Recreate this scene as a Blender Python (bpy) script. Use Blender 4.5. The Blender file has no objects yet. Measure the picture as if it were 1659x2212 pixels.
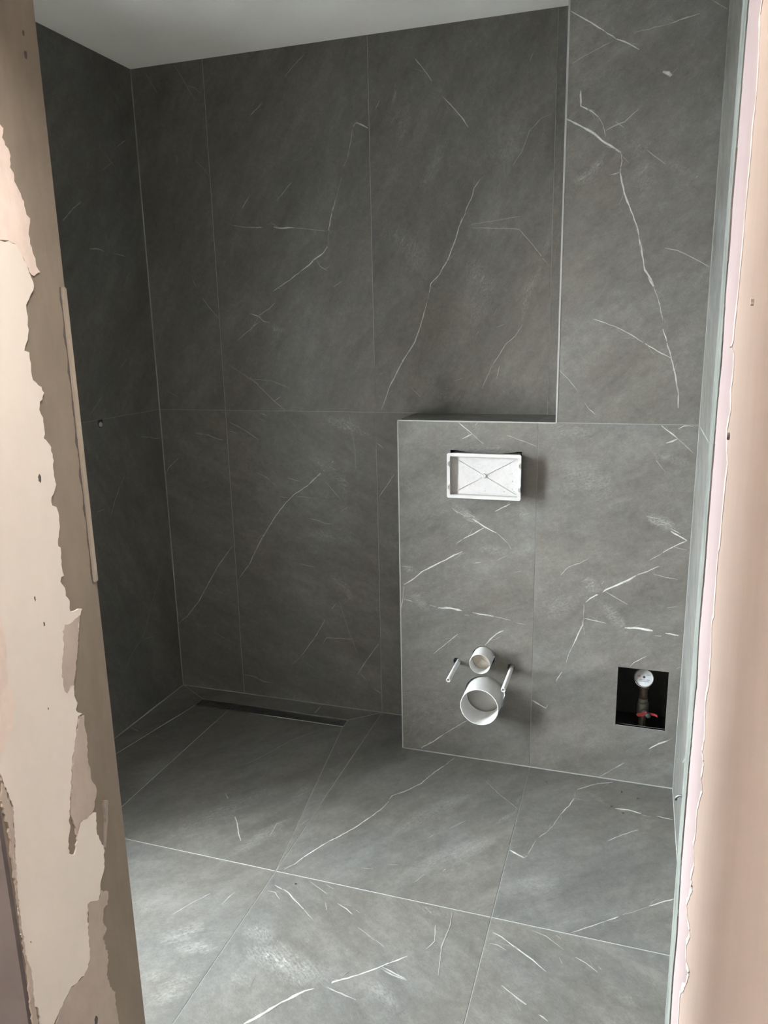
import bpy, math, random
from mathutils import Vector, Matrix, noise
from mathutils.geometry import delaunay_2d_cdt

SC = bpy.context.scene
COL = SC.collection

# ------------------------------------------------------------------ camera
FOCAL_PX, IMG_W, IMG_H = 1665.79, 1659, 2212
def add_camera():
    yaw, pitch, roll = 0.31978, -0.22985, -0.0204
    right = Vector((math.cos(yaw), math.sin(yaw), 0))
    fwd = Vector((-math.sin(yaw), math.cos(yaw), 0))
    up = Vector((0, 0, 1))
    f = math.cos(pitch) * fwd + math.sin(pitch) * up
    u = -math.sin(pitch) * fwd + math.cos(pitch) * up
    r3 = math.cos(roll) * right + math.sin(roll) * u
    u3 = -math.sin(roll) * right + math.cos(roll) * u
    cam = bpy.data.cameras.new('camera')
    cam.sensor_fit = 'VERTICAL'
    cam.sensor_height = 36
    cam.lens = FOCAL_PX * 36 / IMG_H
    cam.clip_start = 0.02
    o = bpy.data.objects.new('camera', cam)
    COL.objects.link(o)
    m = Matrix((r3, u3, -f)).transposed().to_4x4()
    m.translation = Vector((1.77522, -2.60011, 1.44463))
    o.matrix_world = m
    SC.camera = o
add_camera()

# ------------------------------------------------------------------ sky, exposure
SKY = 180
world = bpy.data.worlds.new('overcast_sky')
SC.world = world
world.use_nodes = True
bg = world.node_tree.nodes['Background']
bg.inputs['Color'].default_value = (0.895, 0.94, 1.0, 1)
bg.inputs['Strength'].default_value = SKY
vs = SC.view_settings
vs.view_transform = 'Standard'
vs.look = 'None'
vs.exposure = 0.0
vs.gamma = 1.0
vs.use_curve_mapping = False
SC.cycles.use_denoising = True
SC.cycles.max_bounces = 10
SC.cycles.diffuse_bounces = 6
SC.cycles.sample_clamp_indirect = 0

# light portal in the bathroom window (left wall)
WIN_Y0, WIN_Y1, WIN_Z0, WIN_Z1 = -1.62, -1.00, 0.25, 1.90
def portal(name, loc, rot, sx, sy):
    l = bpy.data.lights.new(name, 'AREA')
    l.shape = 'RECTANGLE'
    l.size, l.size_y = sx, sy
    l.cycles.is_portal = True
    o = bpy.data.objects.new(name, l)
    o.location, o.rotation_euler = loc, rot
    COL.objects.link(o)
portal('window_portal', (-0.32, (WIN_Y0 + WIN_Y1) / 2, (WIN_Z0 + WIN_Z1) / 2), (0, -math.pi / 2, 0), WIN_Z1 - WIN_Z0, WIN_Y1 - WIN_Y0)
LAMP_W = 22.5

# ------------------------------------------------------------------ measures (metres)
J1, J2, J3 = 0.2903, 0.8903, 1.4903          # tile joints across
XR = 1.9446                                   # right wall
ZJ, H = 1.1663, 2.3688                        # joint height, ceiling
D = 0.2267                                    # depth of the boxing
XB, XC = 1.041, 1.5422                        # left edge of low boxing / of shaft
YJ = -0.9455                                  # cross joint of the floor
YIN, YOUT = -1.65, -1.89                      # door wall faces
XL, XJ = 0.986, 1.857                         # door reveals
T = 0.010                                     # tile thickness
VEINS = {
 'L': [
  (0.5,5.2,0,[-0.439,1.808,-0.414,1.827,-0.38,1.855,-0.338,1.88]),
  (0.6,7.8,0,[-0.319,1.735,-0.278,1.738,-0.246,1.732]),
  (0.55,3.9,0,[-0.196,1.732,-0.13,1.725]),
  (0.35,3.9,0,[-0.212,1.998,-0.16,2.031]),
  (0.35,3.9,0,[-0.195,2.055,-0.176,2.044,-0.157,2.03,-0.133,2.019]),
  (0.45,6.5,0,[-0.118,2.09,-0.064,2.124]),
  (0.35,3.9,0,[-0.219,2.355,-0.211,2.33]),
  (0.2,3.9,0,[-0.137,2.288,-0.096,2.255,-0.056,2.205]),
  (0.25,3.9,0,[-0.152,1.617,-0.122,1.662,-0.096,1.679]),
  (0.35,3.9,0,[-0.223,1.332,-0.172,1.369]),
  (0.25,3.9,0,[-0.412,1.185,-0.323,1.251]),
  (0.4,3.9,0,[-0.136,1.076,-0.078,1.068,-0.054,1.059,-0.002,1.053]),
  (0.5,3.9,0,[-0.352,0.82,-0.322,0.871,-0.283,0.918]),
  (0.25,3.9,0,[-0.283,0.918,-0.25,0.953]),
  (0.4,3.9,0,[-0.424,0.851,-0.383,0.853]),
  (0.35,3.9,0,[-0.062,0.572,-0.125,0.475,-0.172,0.407,-0.232,0.319,-0.318,0.271,-0.385,0.205]),
  (0.3,3.9,0,[-0.235,0.301,-0.164,0.286]),
 ],
 'K': [
  (0.3,3.9,0,[0.176,2.363,0.204,2.323,0.23,2.275,0.253,2.243]),
  (0.25,3.9,0,[0.22,2.294,0.25,2.283,0.285,2.255]),
  (0.25,3.9,0,[0.049,2.37,0.077,2.322,0.104,2.278]),
  (0.3,3.9,0,[0.188,1.645,0.205,1.616]),
  (0.4,3.9,0,[0.222,1.582,0.257,1.537,0.287,1.503]),
  (0.2,3.9,0,[0.165,2.074,0.157,2.028]),
  (0.2,3.9,0,[0.236,2.052,0.282,2.002,0.29,1.976]),
  (0.55,3.9,0,[0.407,1.875,0.424,1.897,0.44,1.916]),
  (0.5,3.9,0,[0.363,1.825,0.412,1.815,0.452,1.81]),
  (0.5,3.9,0,[0.359,1.423,0.413,1.461,0.452,1.488]),
  (0.5,15.5,1,[0.405,1.527,0.453,1.504]),
  (0.5,3.9,0,[0.152,1.076,0.2,1.072,0.246,1.057,0.289,1.05]),
  (0.4,3.9,0,[0.007,0.914,0.02,0.937,0.07,0.979]),
  (0.7,5.2,0,[0.005,0.279,0.049,0.315,0.106,0.382,0.156,0.46,0.205,0.537,0.237,0.578,0.29,0.643]),
  (0.25,3.9,0,[0.035,1.243,0.081,1.217]),
  (0.2,3.9,0,[0.169,0.259,0.246,0.22]),
  (0.35,3.9,0,[0.317,1.337,0.352,1.314,0.389,1.291,0.438,1.262]),
  (0.55,3.9,0,[0.46,2.174,0.511,2.209]),
  (0.35,3.9,0,[0.594,2.275,0.624,2.304,0.668,2.337]),
  (0.5,3.9,0,[0.544,1.893,0.606,1.951]),
  (0.9,7.8,0,[0.846,2.115,0.866,2.106,0.885,2.095]),
  (0.7,6.5,0,[0.834,2.103,0.844,2.115]),
  (0.35,3.9,0,[0.81,2.006,0.822,2.05,0.832,2.097]),
  (0.6,3.9,0,[0.797,1.986,0.81,2.006]),
  (0.7,3.9,0,[0.748,1.842,0.765,1.884]),
  (0.2,3.9,0,[0.765,1.884,0.789,1.956]),
  (0.6,5.2,0,[1.048,2.282,1.083,2.239,1.102,2.211]),
  (0.7,5.2,0,[1.137,2.163,1.171,2.128,1.206,2.088,1.22,2.067]),
  (0.5,12.4,1,[0.965,2.143,0.979,2.179,0.983,2.236]),
  (0.35,3.9,0,[0.912,2.148,0.929,2.176]),
  (0.3,3.9,0,[1.481,2.081,1.447,2.071,1.412,2.038,1.389,1.979,1.365,1.947]),
  (0.25,3.9,0,[1.407,2.23,1.418,2.255]),
  (0.6,3.9,0,[1.26,1.912,1.239,1.884,1.235,1.864,1.21,1.813]),
  (0.35,43.4,1,[0.937,2.093,1.017,2.138,0.989,2.001]),
  (0.4,37.2,1,[1.034,1.902,1.08,1.917,1.152,2.045]),
  (0.3,37.2,1,[1.291,1.964,1.352,1.993,1.405,2.078]),
  (0.7,3.9,0,[0.436,1.813,0.486,1.809]),
  (0.4,3.9,0,[0.502,1.82,0.517,1.819]),
  (0.85,7.8,0,[0.528,1.809,0.55,1.804,0.606,1.802]),
  (0.35,3.9,0,[0.606,1.802,0.675,1.792,0.729,1.785]),
  (0.9,5.2,0,[0.748,1.841,0.74,1.804,0.733,1.784]),
  (0.25,3.9,0,[0.733,1.784,0.733,1.738]),
  (0.95,6.5,0,[0.729,1.734,0.712,1.713,0.675,1.692,0.659,1.677,0.625,1.657]),
  (0.6,5.2,0,[0.625,1.657,0.582,1.629,0.515,1.593]),
  (0.4,3.9,0,[0.686,1.692,0.699,1.669,0.728,1.654]),
  (0.3,3.9,0,[0.713,1.658,0.736,1.67]),
  (0.65,3.9,0,[0.52,1.553,0.496,1.533,0.452,1.51]),
  (0.6,6.5,0,[0.417,1.518,0.452,1.507,0.47,1.489,0.493,1.484]),
  (0.4,3.9,0,[0.452,1.51,0.412,1.452]),
  (0.6,24.8,1,[0.462,1.482,0.515,1.464,0.569,1.449]),
  (0.4,3.9,0,[0.744,1.598,0.777,1.617]),
  (0.5,3.9,0,[0.402,1.29,0.447,1.247,0.493,1.205,0.538,1.169]),
  (0.6,3.9,0,[0.496,1.203,0.521,1.218]),
  (0.25,3.9,0,[0.409,1.283,0.489,1.276,0.558,1.251]),
  (0.4,31.0,1,[0.815,1.179,0.89,1.262]),
  (0.9,5.2,0,[1.213,1.812,1.191,1.772,1.178,1.73,1.158,1.68,1.125,1.625,1.095,1.597,1.09,1.57]),
  (0.3,3.9,0,[1.09,1.57,1.081,1.536]),
  (0.8,5.2,0,[1.081,1.536,1.06,1.466,1.038,1.408,0.989,1.336,0.967,1.296,0.944,1.256,0.929,1.215,0.912,1.174]),
  (0.25,3.9,0,[1.23,1.776,1.306,1.783,1.393,1.792]),
  (0.35,3.9,0,[1.236,1.766,1.35,1.757,1.387,1.752,1.432,1.702,1.482,1.638]),
  (0.6,3.9,0,[1.261,1.443,1.251,1.427]),
  (0.4,3.9,0,[1.317,1.451,1.342,1.46]),
  (0.55,3.9,0,[1.403,1.459,1.381,1.422,1.35,1.397,1.334,1.372,1.308,1.331]),
  (0.35,3.9,0,[1.308,1.331,1.289,1.292,1.27,1.25]),
  (0.5,3.9,0,[1.331,1.328,1.32,1.283]),
  (0.3,3.9,0,[1.319,1.51,1.306,1.486]),
  (0.4,3.9,0,[1.179,1.277,1.202,1.286]),
  (0.3,3.9,0,[1.106,1.243,1.151,1.25]),
  (0.4,3.9,0,[0.891,1.293,0.92,1.303]),
  (0.25,3.9,0,[1.019,1.256,1.061,1.219]),
  (0.45,24.8,1,[1.464,1.639,1.416,1.562,1.4,1.459]),
  (0.4,18.6,1,[1.483,1.726,1.463,1.662]),
  (0.4,74.4,1,[0.91,1.794,1.012,1.733,1.078,1.637]),
  (0.35,74.4,1,[1.211,1.692,1.276,1.598,1.245,1.443]),
  (0.3,37.2,1,[1.075,1.263,1.144,1.223,1.246,1.211]),
  (0.45,3.9,0,[0.305,1.121,0.363,1.094,0.422,1.057]),
  (0.35,3.9,0,[0.3,1.087,0.337,1.08]),
  (0.8,5.2,0,[0.302,0.5,0.352,0.564,0.396,0.645,0.437,0.707,0.478,0.767,0.524,0.821,0.556,0.851,0.612,0.887,0.655,0.925,0.722,0.985]),
  (0.5,3.9,0,[0.673,0.937,0.74,0.926]),
  (0.3,3.9,0,[0.689,0.907,0.74,0.849,0.774,0.817,0.744,0.796]),
  (0.4,3.9,0,[0.495,0.843,0.531,0.838]),
  (0.3,3.9,0,[0.535,0.915,0.589,0.903]),
  (0.25,3.9,0,[0.402,0.935,0.45,0.912,0.485,0.882]),
  (0.25,3.9,0,[0.568,0.846,0.651,0.842]),
  (0.35,3.9,0,[0.618,0.764,0.683,0.747,0.713,0.746]),
  (0.35,3.9,0,[0.657,0.692,0.715,0.664]),
  (0.35,24.8,1,[0.707,0.74,0.816,0.696]),
  (0.3,3.9,0,[0.567,0.581,0.634,0.571]),
  (0.5,3.9,0,[0.694,0.408,0.713,0.433]),
  (0.6,3.9,0,[0.665,0.363,0.628,0.298,0.581,0.232,0.555,0.197]),
  (0.35,3.9,0,[0.555,0.197,0.514,0.155]),
  (0.45,3.9,0,[0.651,0.258,0.668,0.287,0.738,0.291,0.781,0.294]),
  (0.65,3.9,0,[0.791,0.146,0.826,0.205,0.883,0.287]),
  (0.3,3.9,0,[0.804,0.153,0.83,0.126]),
  (0.6,3.9,0,[0.862,0.096,0.888,0.079]),
  (0.45,3.9,0,[0.293,0.086,0.34,0.082,0.385,0.065,0.425,0.064]),
  (0.6,43.4,1,[0.682,1.146,0.778,1.115,0.877,1.081]),
  (0.2,3.9,0,[0.79,1.158,0.809,1.031,0.809,0.956]),
  (0.5,37.2,1,[0.687,0.549,0.746,0.507,0.774,0.463,0.731,0.423]),
  (0.2,3.9,0,[0.725,0.446,0.763,0.319,0.797,0.232]),
  (0.4,49.6,1,[0.629,0.999,0.759,0.916,0.768,0.817]),
  (0.4,3.9,0,[0.434,1.159,0.467,1.145]),
  (0.35,3.9,0,[0.427,1.137,0.456,1.126]),
  (0.3,49.6,1,[0.586,0.716,0.705,0.695,0.85,0.676]),
  (0.7,3.9,0,[0.892,1.057,0.918,1.037]),
  (0.6,3.9,0,[0.897,0.859,0.929,0.906,0.956,0.945]),
 ],
 'X': [
  (0.8,5.2,0,[1.548,2.274,1.591,2.246,1.633,2.218,1.668,2.192,1.69,2.183,1.729,2.159]),
  (0.6,3.9,0,[1.802,2.212,1.839,2.22,1.873,2.226]),
  (0.4,3.9,0,[1.9,2.253,1.939,2.227]),
  (0.2,3.9,0,[1.713,2.201,1.802,2.212]),
  (0.9,13.0,0,[1.791,2.099,1.805,2.094,1.814,2.086]),
  (0.5,15.5,1,[1.811,2.085,1.834,2.064]),
  (0.3,3.9,0,[1.813,2.091,1.829,2.106]),
  (0.8,6.5,0,[1.581,2.076,1.582,2.037,1.613,2.02,1.63,2.005]),
  (0.5,3.9,0,[1.63,2.005,1.643,1.984,1.651,1.954]),
  (0.4,5.2,0,[1.652,1.969,1.684,1.982,1.7,1.986,1.735,2.014]),
  (0.5,3.9,0,[1.676,1.989,1.699,1.971]),
  (0.95,7.8,0,[1.546,2.007,1.581,1.988,1.623,1.962,1.641,1.945,1.666,1.929,1.694,1.909]),
  (0.55,3.9,0,[1.694,1.909,1.698,1.888,1.695,1.857]),
  (0.5,3.9,0,[1.669,1.854,1.695,1.859]),
  (0.85,6.5,0,[1.695,1.857,1.707,1.807,1.723,1.77,1.744,1.72,1.752,1.691]),
  (0.8,6.5,0,[1.752,1.691,1.762,1.649,1.773,1.598,1.798,1.56]),
  (0.9,10.4,0,[1.783,1.579,1.799,1.553]),
  (0.5,3.9,0,[1.799,1.553,1.816,1.508,1.829,1.457]),
  (0.8,5.2,0,[1.83,1.436,1.843,1.401]),
  (0.55,31.0,1,[1.658,1.919,1.631,1.878,1.594,1.848,1.556,1.843]),
  (0.4,55.8,1,[1.711,1.938,1.748,1.912,1.742,1.885]),
  (0.3,3.9,0,[1.76,1.911,1.815,1.867]),
  (0.8,7.8,0,[1.813,1.863,1.821,1.862]),
  (0.6,7.8,0,[1.849,1.851,1.871,1.845,1.894,1.832]),
  (0.4,24.8,1,[1.811,1.871,1.892,1.834]),
  (0.45,3.9,0,[1.823,1.654,1.856,1.646,1.898,1.624,1.941,1.599]),
  (0.25,3.9,0,[1.554,2.145,1.603,2.166,1.662,2.189]),
  (0.6,3.9,0,[1.639,1.468,1.696,1.447,1.745,1.422,1.78,1.399]),
  (0.3,49.6,1,[1.757,1.895,1.767,1.795]),
  (0.35,37.2,1,[1.762,2.034,1.799,2.061]),
  (0.7,3.9,0,[1.784,1.397,1.819,1.375,1.856,1.355]),
  (0.7,5.2,0,[1.843,1.398,1.855,1.364,1.869,1.316,1.883,1.254,1.885,1.214]),
  (0.4,3.9,0,[1.546,1.323,1.575,1.296,1.6,1.264]),
  (0.5,3.9,0,[1.624,1.227,1.636,1.209,1.655,1.193]),
  (0.85,5.2,0,[1.842,1.163,1.867,1.144,1.889,1.126]),
  (0.9,6.5,0,[1.858,1.112,1.875,1.118,1.889,1.126]),
  (0.4,3.9,0,[1.889,1.126,1.943,1.078]),
  (0.8,5.2,0,[1.889,1.154,1.903,1.163,1.942,1.163]),
  (0.5,3.9,0,[1.815,1.08,1.849,1.077,1.884,1.065,1.936,1.053]),
  (0.3,3.9,0,[1.828,1.068,1.861,1.027]),
  (0.4,31.0,1,[1.814,1.081,1.936,1.053]),
  (1,34.1,1,[1.812,0.892,1.87,0.872,1.915,0.851]),
  (0.5,3.9,0,[1.816,0.89,1.858,0.885]),
  (0.7,3.9,0,[1.886,0.858,1.915,0.843]),
  (0.9,6.5,0,[1.887,0.849,1.911,0.836,1.934,0.823,1.945,0.824]),
  (0.4,3.9,0,[1.821,0.883,1.844,0.868,1.87,0.867,1.875,0.855]),
  (0.4,3.9,0,[1.843,0.88,1.879,0.872,1.897,0.859]),
  (0.85,5.2,0,[1.934,0.823,1.896,0.801,1.869,0.782]),
  (0.5,3.9,0,[1.869,0.782,1.833,0.755]),
  (0.3,3.9,0,[1.896,0.801,1.936,0.794]),
  (0.7,3.9,0,[1.86,0.738,1.826,0.718,1.795,0.703]),
  (0.95,7.8,0,[1.795,0.703,1.768,0.683,1.742,0.668,1.714,0.653,1.692,0.638,1.664,0.618,1.651,0.604]),
  (0.4,3.9,0,[1.634,0.677,1.662,0.666,1.691,0.659,1.702,0.677]),
  (0.6,43.4,1,[1.624,0.686,1.701,0.642]),
  (0.45,3.9,0,[1.571,0.687,1.594,0.715,1.627,0.73,1.654,0.747]),
  (0.4,3.9,0,[1.71,0.643,1.744,0.625,1.777,0.608]),
  (0.3,3.9,0,[1.646,0.596,1.646,0.549]),
  (0.55,37.2,1,[1.683,0.614,1.722,0.582,1.752,0.549,1.787,0.506]),
  (0.8,5.2,0,[1.646,0.549,1.644,0.527,1.631,0.494,1.615,0.45]),
  (0.5,3.9,0,[1.615,0.45,1.604,0.422,1.598,0.394]),
  (0.8,5.2,0,[1.586,0.36,1.568,0.325]),
  (0.6,3.9,0,[1.648,0.55,1.686,0.545,1.715,0.54]),
  (1,11.7,0,[1.771,0.531,1.813,0.534,1.854,0.53]),
  (0.7,3.9,0,[1.862,0.515,1.88,0.515]),
  (0.9,6.5,0,[1.891,0.526,1.942,0.522]),
  (0.75,3.9,0,[1.793,0.403,1.805,0.419,1.841,0.444]),
  (0.6,3.9,0,[1.931,0.414,1.941,0.42]),
  (0.45,3.9,0,[1.846,0.712,1.88,0.705,1.916,0.701]),
  (0.3,3.9,0,[1.89,0.608,1.921,0.616]),
  (0.35,74.4,1,[1.502,0.545,1.57,0.583,1.631,0.615]),
  (0.3,86.8,1,[1.546,1.03,1.668,0.986,1.733,0.941]),
  (0.3,55.8,1,[1.52,1.144,1.612,1.146,1.663,1.109]),
  (0.95,6.5,0,[1.493,0.247,1.517,0.234,1.538,0.224]),
  (0.8,3.9,0,[1.538,0.223,1.544,0.238]),
  (0.85,6.5,0,[1.865,0.128,1.894,0.152,1.921,0.167]),
  (0.4,3.9,0,[1.921,0.167,1.943,0.188]),
  (0.65,3.9,0,[1.766,0.044,1.792,0.067]),
  (0.35,3.9,0,[1.704,-0.007,1.766,0.044]),
  (0.85,5.2,0,[1.242,1.162,1.264,1.144,1.286,1.127]),
  (0.85,5.2,0,[1.255,1.111,1.274,1.121,1.286,1.127]),
  (0.4,3.9,0,[1.286,1.127,1.314,1.102,1.351,1.076]),
  (0.6,3.9,0,[1.295,1.154,1.304,1.163]),
  (0.35,3.9,0,[1.393,1.125,1.484,1.094]),
  (0.4,24.8,1,[1.239,1.081,1.424,1.08]),
  (1,31.0,1,[1.214,0.896,1.265,0.87,1.317,0.841]),
  (0.6,3.9,0,[1.22,0.887,1.24,0.869]),
  (0.9,6.5,0,[1.288,0.853,1.31,0.84,1.329,0.828,1.367,0.811]),
  (0.85,5.2,0,[1.329,0.828,1.291,0.803,1.259,0.785]),
  (0.4,3.9,0,[1.259,0.785,1.234,0.767]),
  (0.75,5.2,0,[1.36,0.881,1.409,0.909]),
  (0.4,3.9,0,[1.227,0.881,1.259,0.863,1.297,0.862]),
  (0.4,3.9,0,[1.259,0.876,1.285,0.865,1.304,0.849]),
  (0.3,3.9,0,[1.367,0.811,1.405,0.778,1.421,0.747]),
  (0.5,18.6,1,[1.349,0.797,1.387,0.78]),
  (0.95,6.5,0,[1.256,0.742,1.227,0.727,1.198,0.708,1.148,0.68,1.117,0.661,1.093,0.638,1.055,0.611]),
  (0.6,31.0,1,[1.046,0.676,1.107,0.66]),
  (0.5,3.9,0,[1.046,0.676,1.08,0.675]),
  (0.35,3.9,0,[1.055,0.608,1.05,0.558]),
  (0.7,3.9,0,[1.05,0.558,1.043,0.519]),
  (0.6,3.9,0,[1.051,0.56,1.092,0.553]),
  (0.3,3.9,0,[1.092,0.553,1.174,0.542]),
  (1,10.4,0,[1.174,0.54,1.214,0.543,1.254,0.537]),
  (0.7,3.9,0,[1.262,0.524,1.279,0.523]),
  (0.85,6.5,0,[1.29,0.534,1.326,0.531,1.361,0.528]),
  (0.45,3.9,0,[1.361,0.528,1.416,0.52]),
  (0.5,31.0,1,[1.072,0.595,1.147,0.519]),
  (0.3,3.9,0,[1.435,0.513,1.467,0.51]),
  (0.7,3.9,0,[1.156,0.372,1.194,0.408,1.241,0.453]),
  (0.8,6.5,0,[1.333,0.424,1.35,0.446,1.372,0.469,1.394,0.482]),
  (0.75,5.2,0,[1.111,0.011,1.151,0.04,1.193,0.077]),
  (0.55,3.9,0,[1.193,0.077,1.255,0.127,1.275,0.141]),
  (0.5,3.9,0,[1.292,0.705,1.318,0.709]),
  (0.3,3.9,0,[1.369,0.72,1.418,0.747]),
  (0.35,31.0,1,[1.292,0.761,1.418,0.75]),
  (0.5,3.9,0,[1.426,0.684,1.447,0.69]),
  (0.5,37.2,1,[1.422,0.897,1.477,0.863]),
 ],
 'F': [
  (0.65,5.2,0,[0.567,-0.649,0.604,-0.69,0.644,-0.734]),
  (0.75,5.2,0,[0.644,-0.734,0.685,-0.785,0.709,-0.823,0.735,-0.856]),
  (0.4,3.9,0,[0.546,-0.478,0.573,-0.427,0.599,-0.362,0.632,-0.279,0.668,-0.227,0.705,-0.182]),
  (0.5,6.5,0,[0.005,-0.372,0.053,-0.387]),
  (0.3,3.9,0,[0.079,-0.39,0.174,-0.4]),
  (0.25,3.9,0,[0.15,-0.492,0.184,-0.462]),
  (0.85,5.2,0,[0.91,-0.932,0.93,-0.902,0.937,-0.88,0.955,-0.842,0.983,-0.786,1.005,-0.754,1.037,-0.699,1.06,-0.646,1.083,-0.59,1.093,-0.547]),
  (0.6,6.5,0,[0.63,-0.068,0.635,-0.043,0.638,-0.014]),
  (0.4,49.6,1,[0.736,-0.928,0.793,-0.798,0.835,-0.692]),
  (0.35,74.4,1,[0.516,-0.907,0.61,-0.749,0.705,-0.554]),
  (0.35,37.2,1,[0.793,-0.655,0.811,-0.523,0.845,-0.445]),
  (0.4,3.9,0,[0.806,-0.813,0.8,-0.75,0.82,-0.726]),
  (0.3,3.9,0,[0.86,-0.761,0.89,-0.691]),
  (0.4,3.9,0,[0.707,-1.17,0.724,-1.138,0.734,-1.118,0.762,-1.074]),
  (0.4,6.5,0,[0.811,-1.102,0.816,-1.072,0.822,-1.052]),
  (0.6,55.8,1,[0.721,-1.265,0.775,-1.218,0.802,-1.159]),
  (0.5,37.2,1,[0.748,-1.377,0.801,-1.323]),
  (0.7,37.2,1,[0.763,-1.265,0.886,-1.233]),
  (0.4,37.2,1,[0.799,-1.172,0.831,-1.136]),
  (0.3,37.2,1,[0.617,-1.201,0.657,-1.12]),
  (0.5,62.0,1,[0.814,-1.43,0.852,-1.34,0.881,-1.293]),
  (0.6,3.9,0,[0.904,-1.021,0.926,-1.021,0.948,-1.04]),
  (0.7,5.2,0,[0.913,-0.996,0.959,-1.011,0.99,-1.034,1.023,-1.055]),
  (0.35,3.9,0,[1.023,-1.055,1.065,-1.086]),
  (0.4,3.9,0,[0.994,-0.953,1.026,-0.97,1.062,-0.988]),
  (0.5,3.9,0,[1.069,-1.017,1.081,-1.041]),
  (0.65,3.9,0,[1.1,-1.011,1.13,-1.023,1.151,-1.037]),
  (0.6,3.9,0,[1.047,-0.956,1.069,-0.964]),
  (0.6,3.9,0,[1.154,-1.019,1.166,-1.026]),
  (0.3,3.9,0,[1.179,-1.074,1.26,-1.114]),
  (0.65,5.2,0,[0.952,-1.139,0.984,-1.161,1.018,-1.181,1.058,-1.205,1.099,-1.232,1.126,-1.246]),
  (1,9.1,0,[1.038,-1.405,1.054,-1.386,1.075,-1.355,1.093,-1.33,1.129,-1.288]),
  (0.9,7.8,0,[1.129,-1.288,1.153,-1.27,1.19,-1.24,1.229,-1.212]),
  (0.7,5.2,0,[1.229,-1.212,1.274,-1.171,1.323,-1.125]),
  (0.55,6.5,0,[1.037,-1.251,1.075,-1.262,1.127,-1.278]),
  (0.7,74.4,1,[0.932,-1.225,1.025,-1.215,1.085,-1.242,1.179,-1.246]),
  (0.5,5.2,0,[1.275,-1.174,1.338,-1.19]),
  (0.4,5.2,0,[1.173,-1.264,1.248,-1.277]),
  (0.5,37.2,1,[1.248,-1.215,1.314,-1.252,1.352,-1.281]),
  (0.5,31.0,1,[1.143,-1.202,1.192,-1.21]),
  (0.6,49.6,1,[0.895,-1.156,1.005,-1.173]),
  (0.5,55.8,1,[0.962,-1.333,0.986,-1.272]),
  (0.9,5.2,0,[1.239,-0.227,1.218,-0.282,1.191,-0.342,1.164,-0.424,1.124,-0.483,1.093,-0.515,1.09,-0.538]),
  (0.5,15.5,1,[1.488,-0.394,1.479,-0.463]),
  (0.4,3.9,0,[1.364,-0.353,1.42,-0.413,1.487,-0.473]),
  (0.65,3.9,0,[1.408,-0.647,1.363,-0.716,1.322,-0.764,1.299,-0.818]),
  (0.3,3.9,0,[1.299,-0.818,1.268,-0.881]),
  (0.4,3.9,0,[1.343,-0.779,1.332,-0.817]),
  (0.35,3.9,0,[1.345,-0.576,1.307,-0.628]),
  (0.35,3.9,0,[1.256,-0.691,1.273,-0.662]),
  (0.5,3.9,0,[1.184,-0.831,1.208,-0.824]),
  (0.5,18.6,1,[1.488,-0.482,1.425,-0.583]),
  (0.3,3.9,0,[1.113,-0.865,1.146,-0.86]),
  (0.35,62.0,1,[1.149,-0.704,1.22,-0.582,1.338,-0.426]),
  (0.35,62.0,1,[1.228,-0.861,1.34,-0.741,1.46,-0.612]),
  (1,7.8,0,[1.495,-0.674,1.519,-0.687,1.537,-0.695]),
  (0.9,5.2,0,[1.537,-0.695,1.545,-0.684]),
  (0.4,3.9,0,[1.545,-0.675,1.559,-0.611]),
  (0.8,5.2,0,[1.566,-0.593,1.583,-0.566]),
  (0.5,3.9,0,[1.583,-0.566,1.601,-0.521,1.614,-0.466]),
  (0.85,5.2,0,[1.614,-0.466,1.634,-0.417,1.648,-0.369]),
  (0.5,3.9,0,[1.648,-0.369,1.676,-0.37]),
  (0.3,3.9,0,[1.649,-0.363,1.648,-0.329]),
  (0.85,5.2,0,[1.653,-0.316,1.686,-0.287,1.716,-0.263,1.762,-0.242]),
  (0.5,21.7,1,[1.675,-0.316,1.72,-0.348,1.764,-0.384]),
  (1,9.1,0,[1.773,-0.387,1.811,-0.383,1.849,-0.391]),
  (0.6,3.9,0,[1.849,-0.398,1.878,-0.4]),
  (0.85,5.2,0,[1.893,-0.391,1.941,-0.397]),
  (0.65,3.9,0,[1.756,-0.556,1.797,-0.512,1.841,-0.475]),
  (0.85,5.2,0,[1.867,-0.792,1.897,-0.769,1.931,-0.745]),
  (0.8,6.5,0,[1.795,-0.851,1.767,-0.875]),
  (0.6,3.9,0,[1.767,-0.875,1.711,-0.92,1.675,-0.948]),
  (0.3,3.9,0,[1.804,-0.843,1.867,-0.795]),
  (0.3,74.4,1,[1.523,-0.789,1.6,-0.806,1.648,-0.768]),
  (0.6,31.0,1,[1.291,-0.962,1.329,-0.965,1.378,-0.972]),
  (0.45,3.9,0,[1.362,-1.011,1.373,-1.062,1.36,-1.092]),
  (0.35,3.9,0,[1.392,-0.952,1.397,-1.007,1.393,-1.076,1.407,-1.159]),
  (0.4,24.8,1,[1.439,-0.988,1.481,-1.023]),
  (0.5,5.2,0,[1.274,-1.178,1.307,-1.189,1.342,-1.193]),
  (0.7,5.2,0,[1.503,-0.994,1.526,-1.002,1.551,-1.018,1.58,-1.035,1.606,-1.05,1.641,-1.076]),
  (0.5,3.9,0,[1.502,-1.03,1.522,-1.03,1.543,-1.04]),
  (0.4,3.9,0,[1.594,-0.959,1.629,-0.968,1.66,-0.989,1.675,-1.0]),
  (0.6,3.9,0,[1.652,-0.958,1.665,-0.967]),
  (0.55,3.9,0,[1.702,-1.014,1.728,-1.025,1.754,-1.044]),
  (0.6,3.9,0,[1.755,-1.026,1.762,-1.033]),
  (0.5,3.9,0,[1.666,-1.025,1.674,-1.041]),
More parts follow.
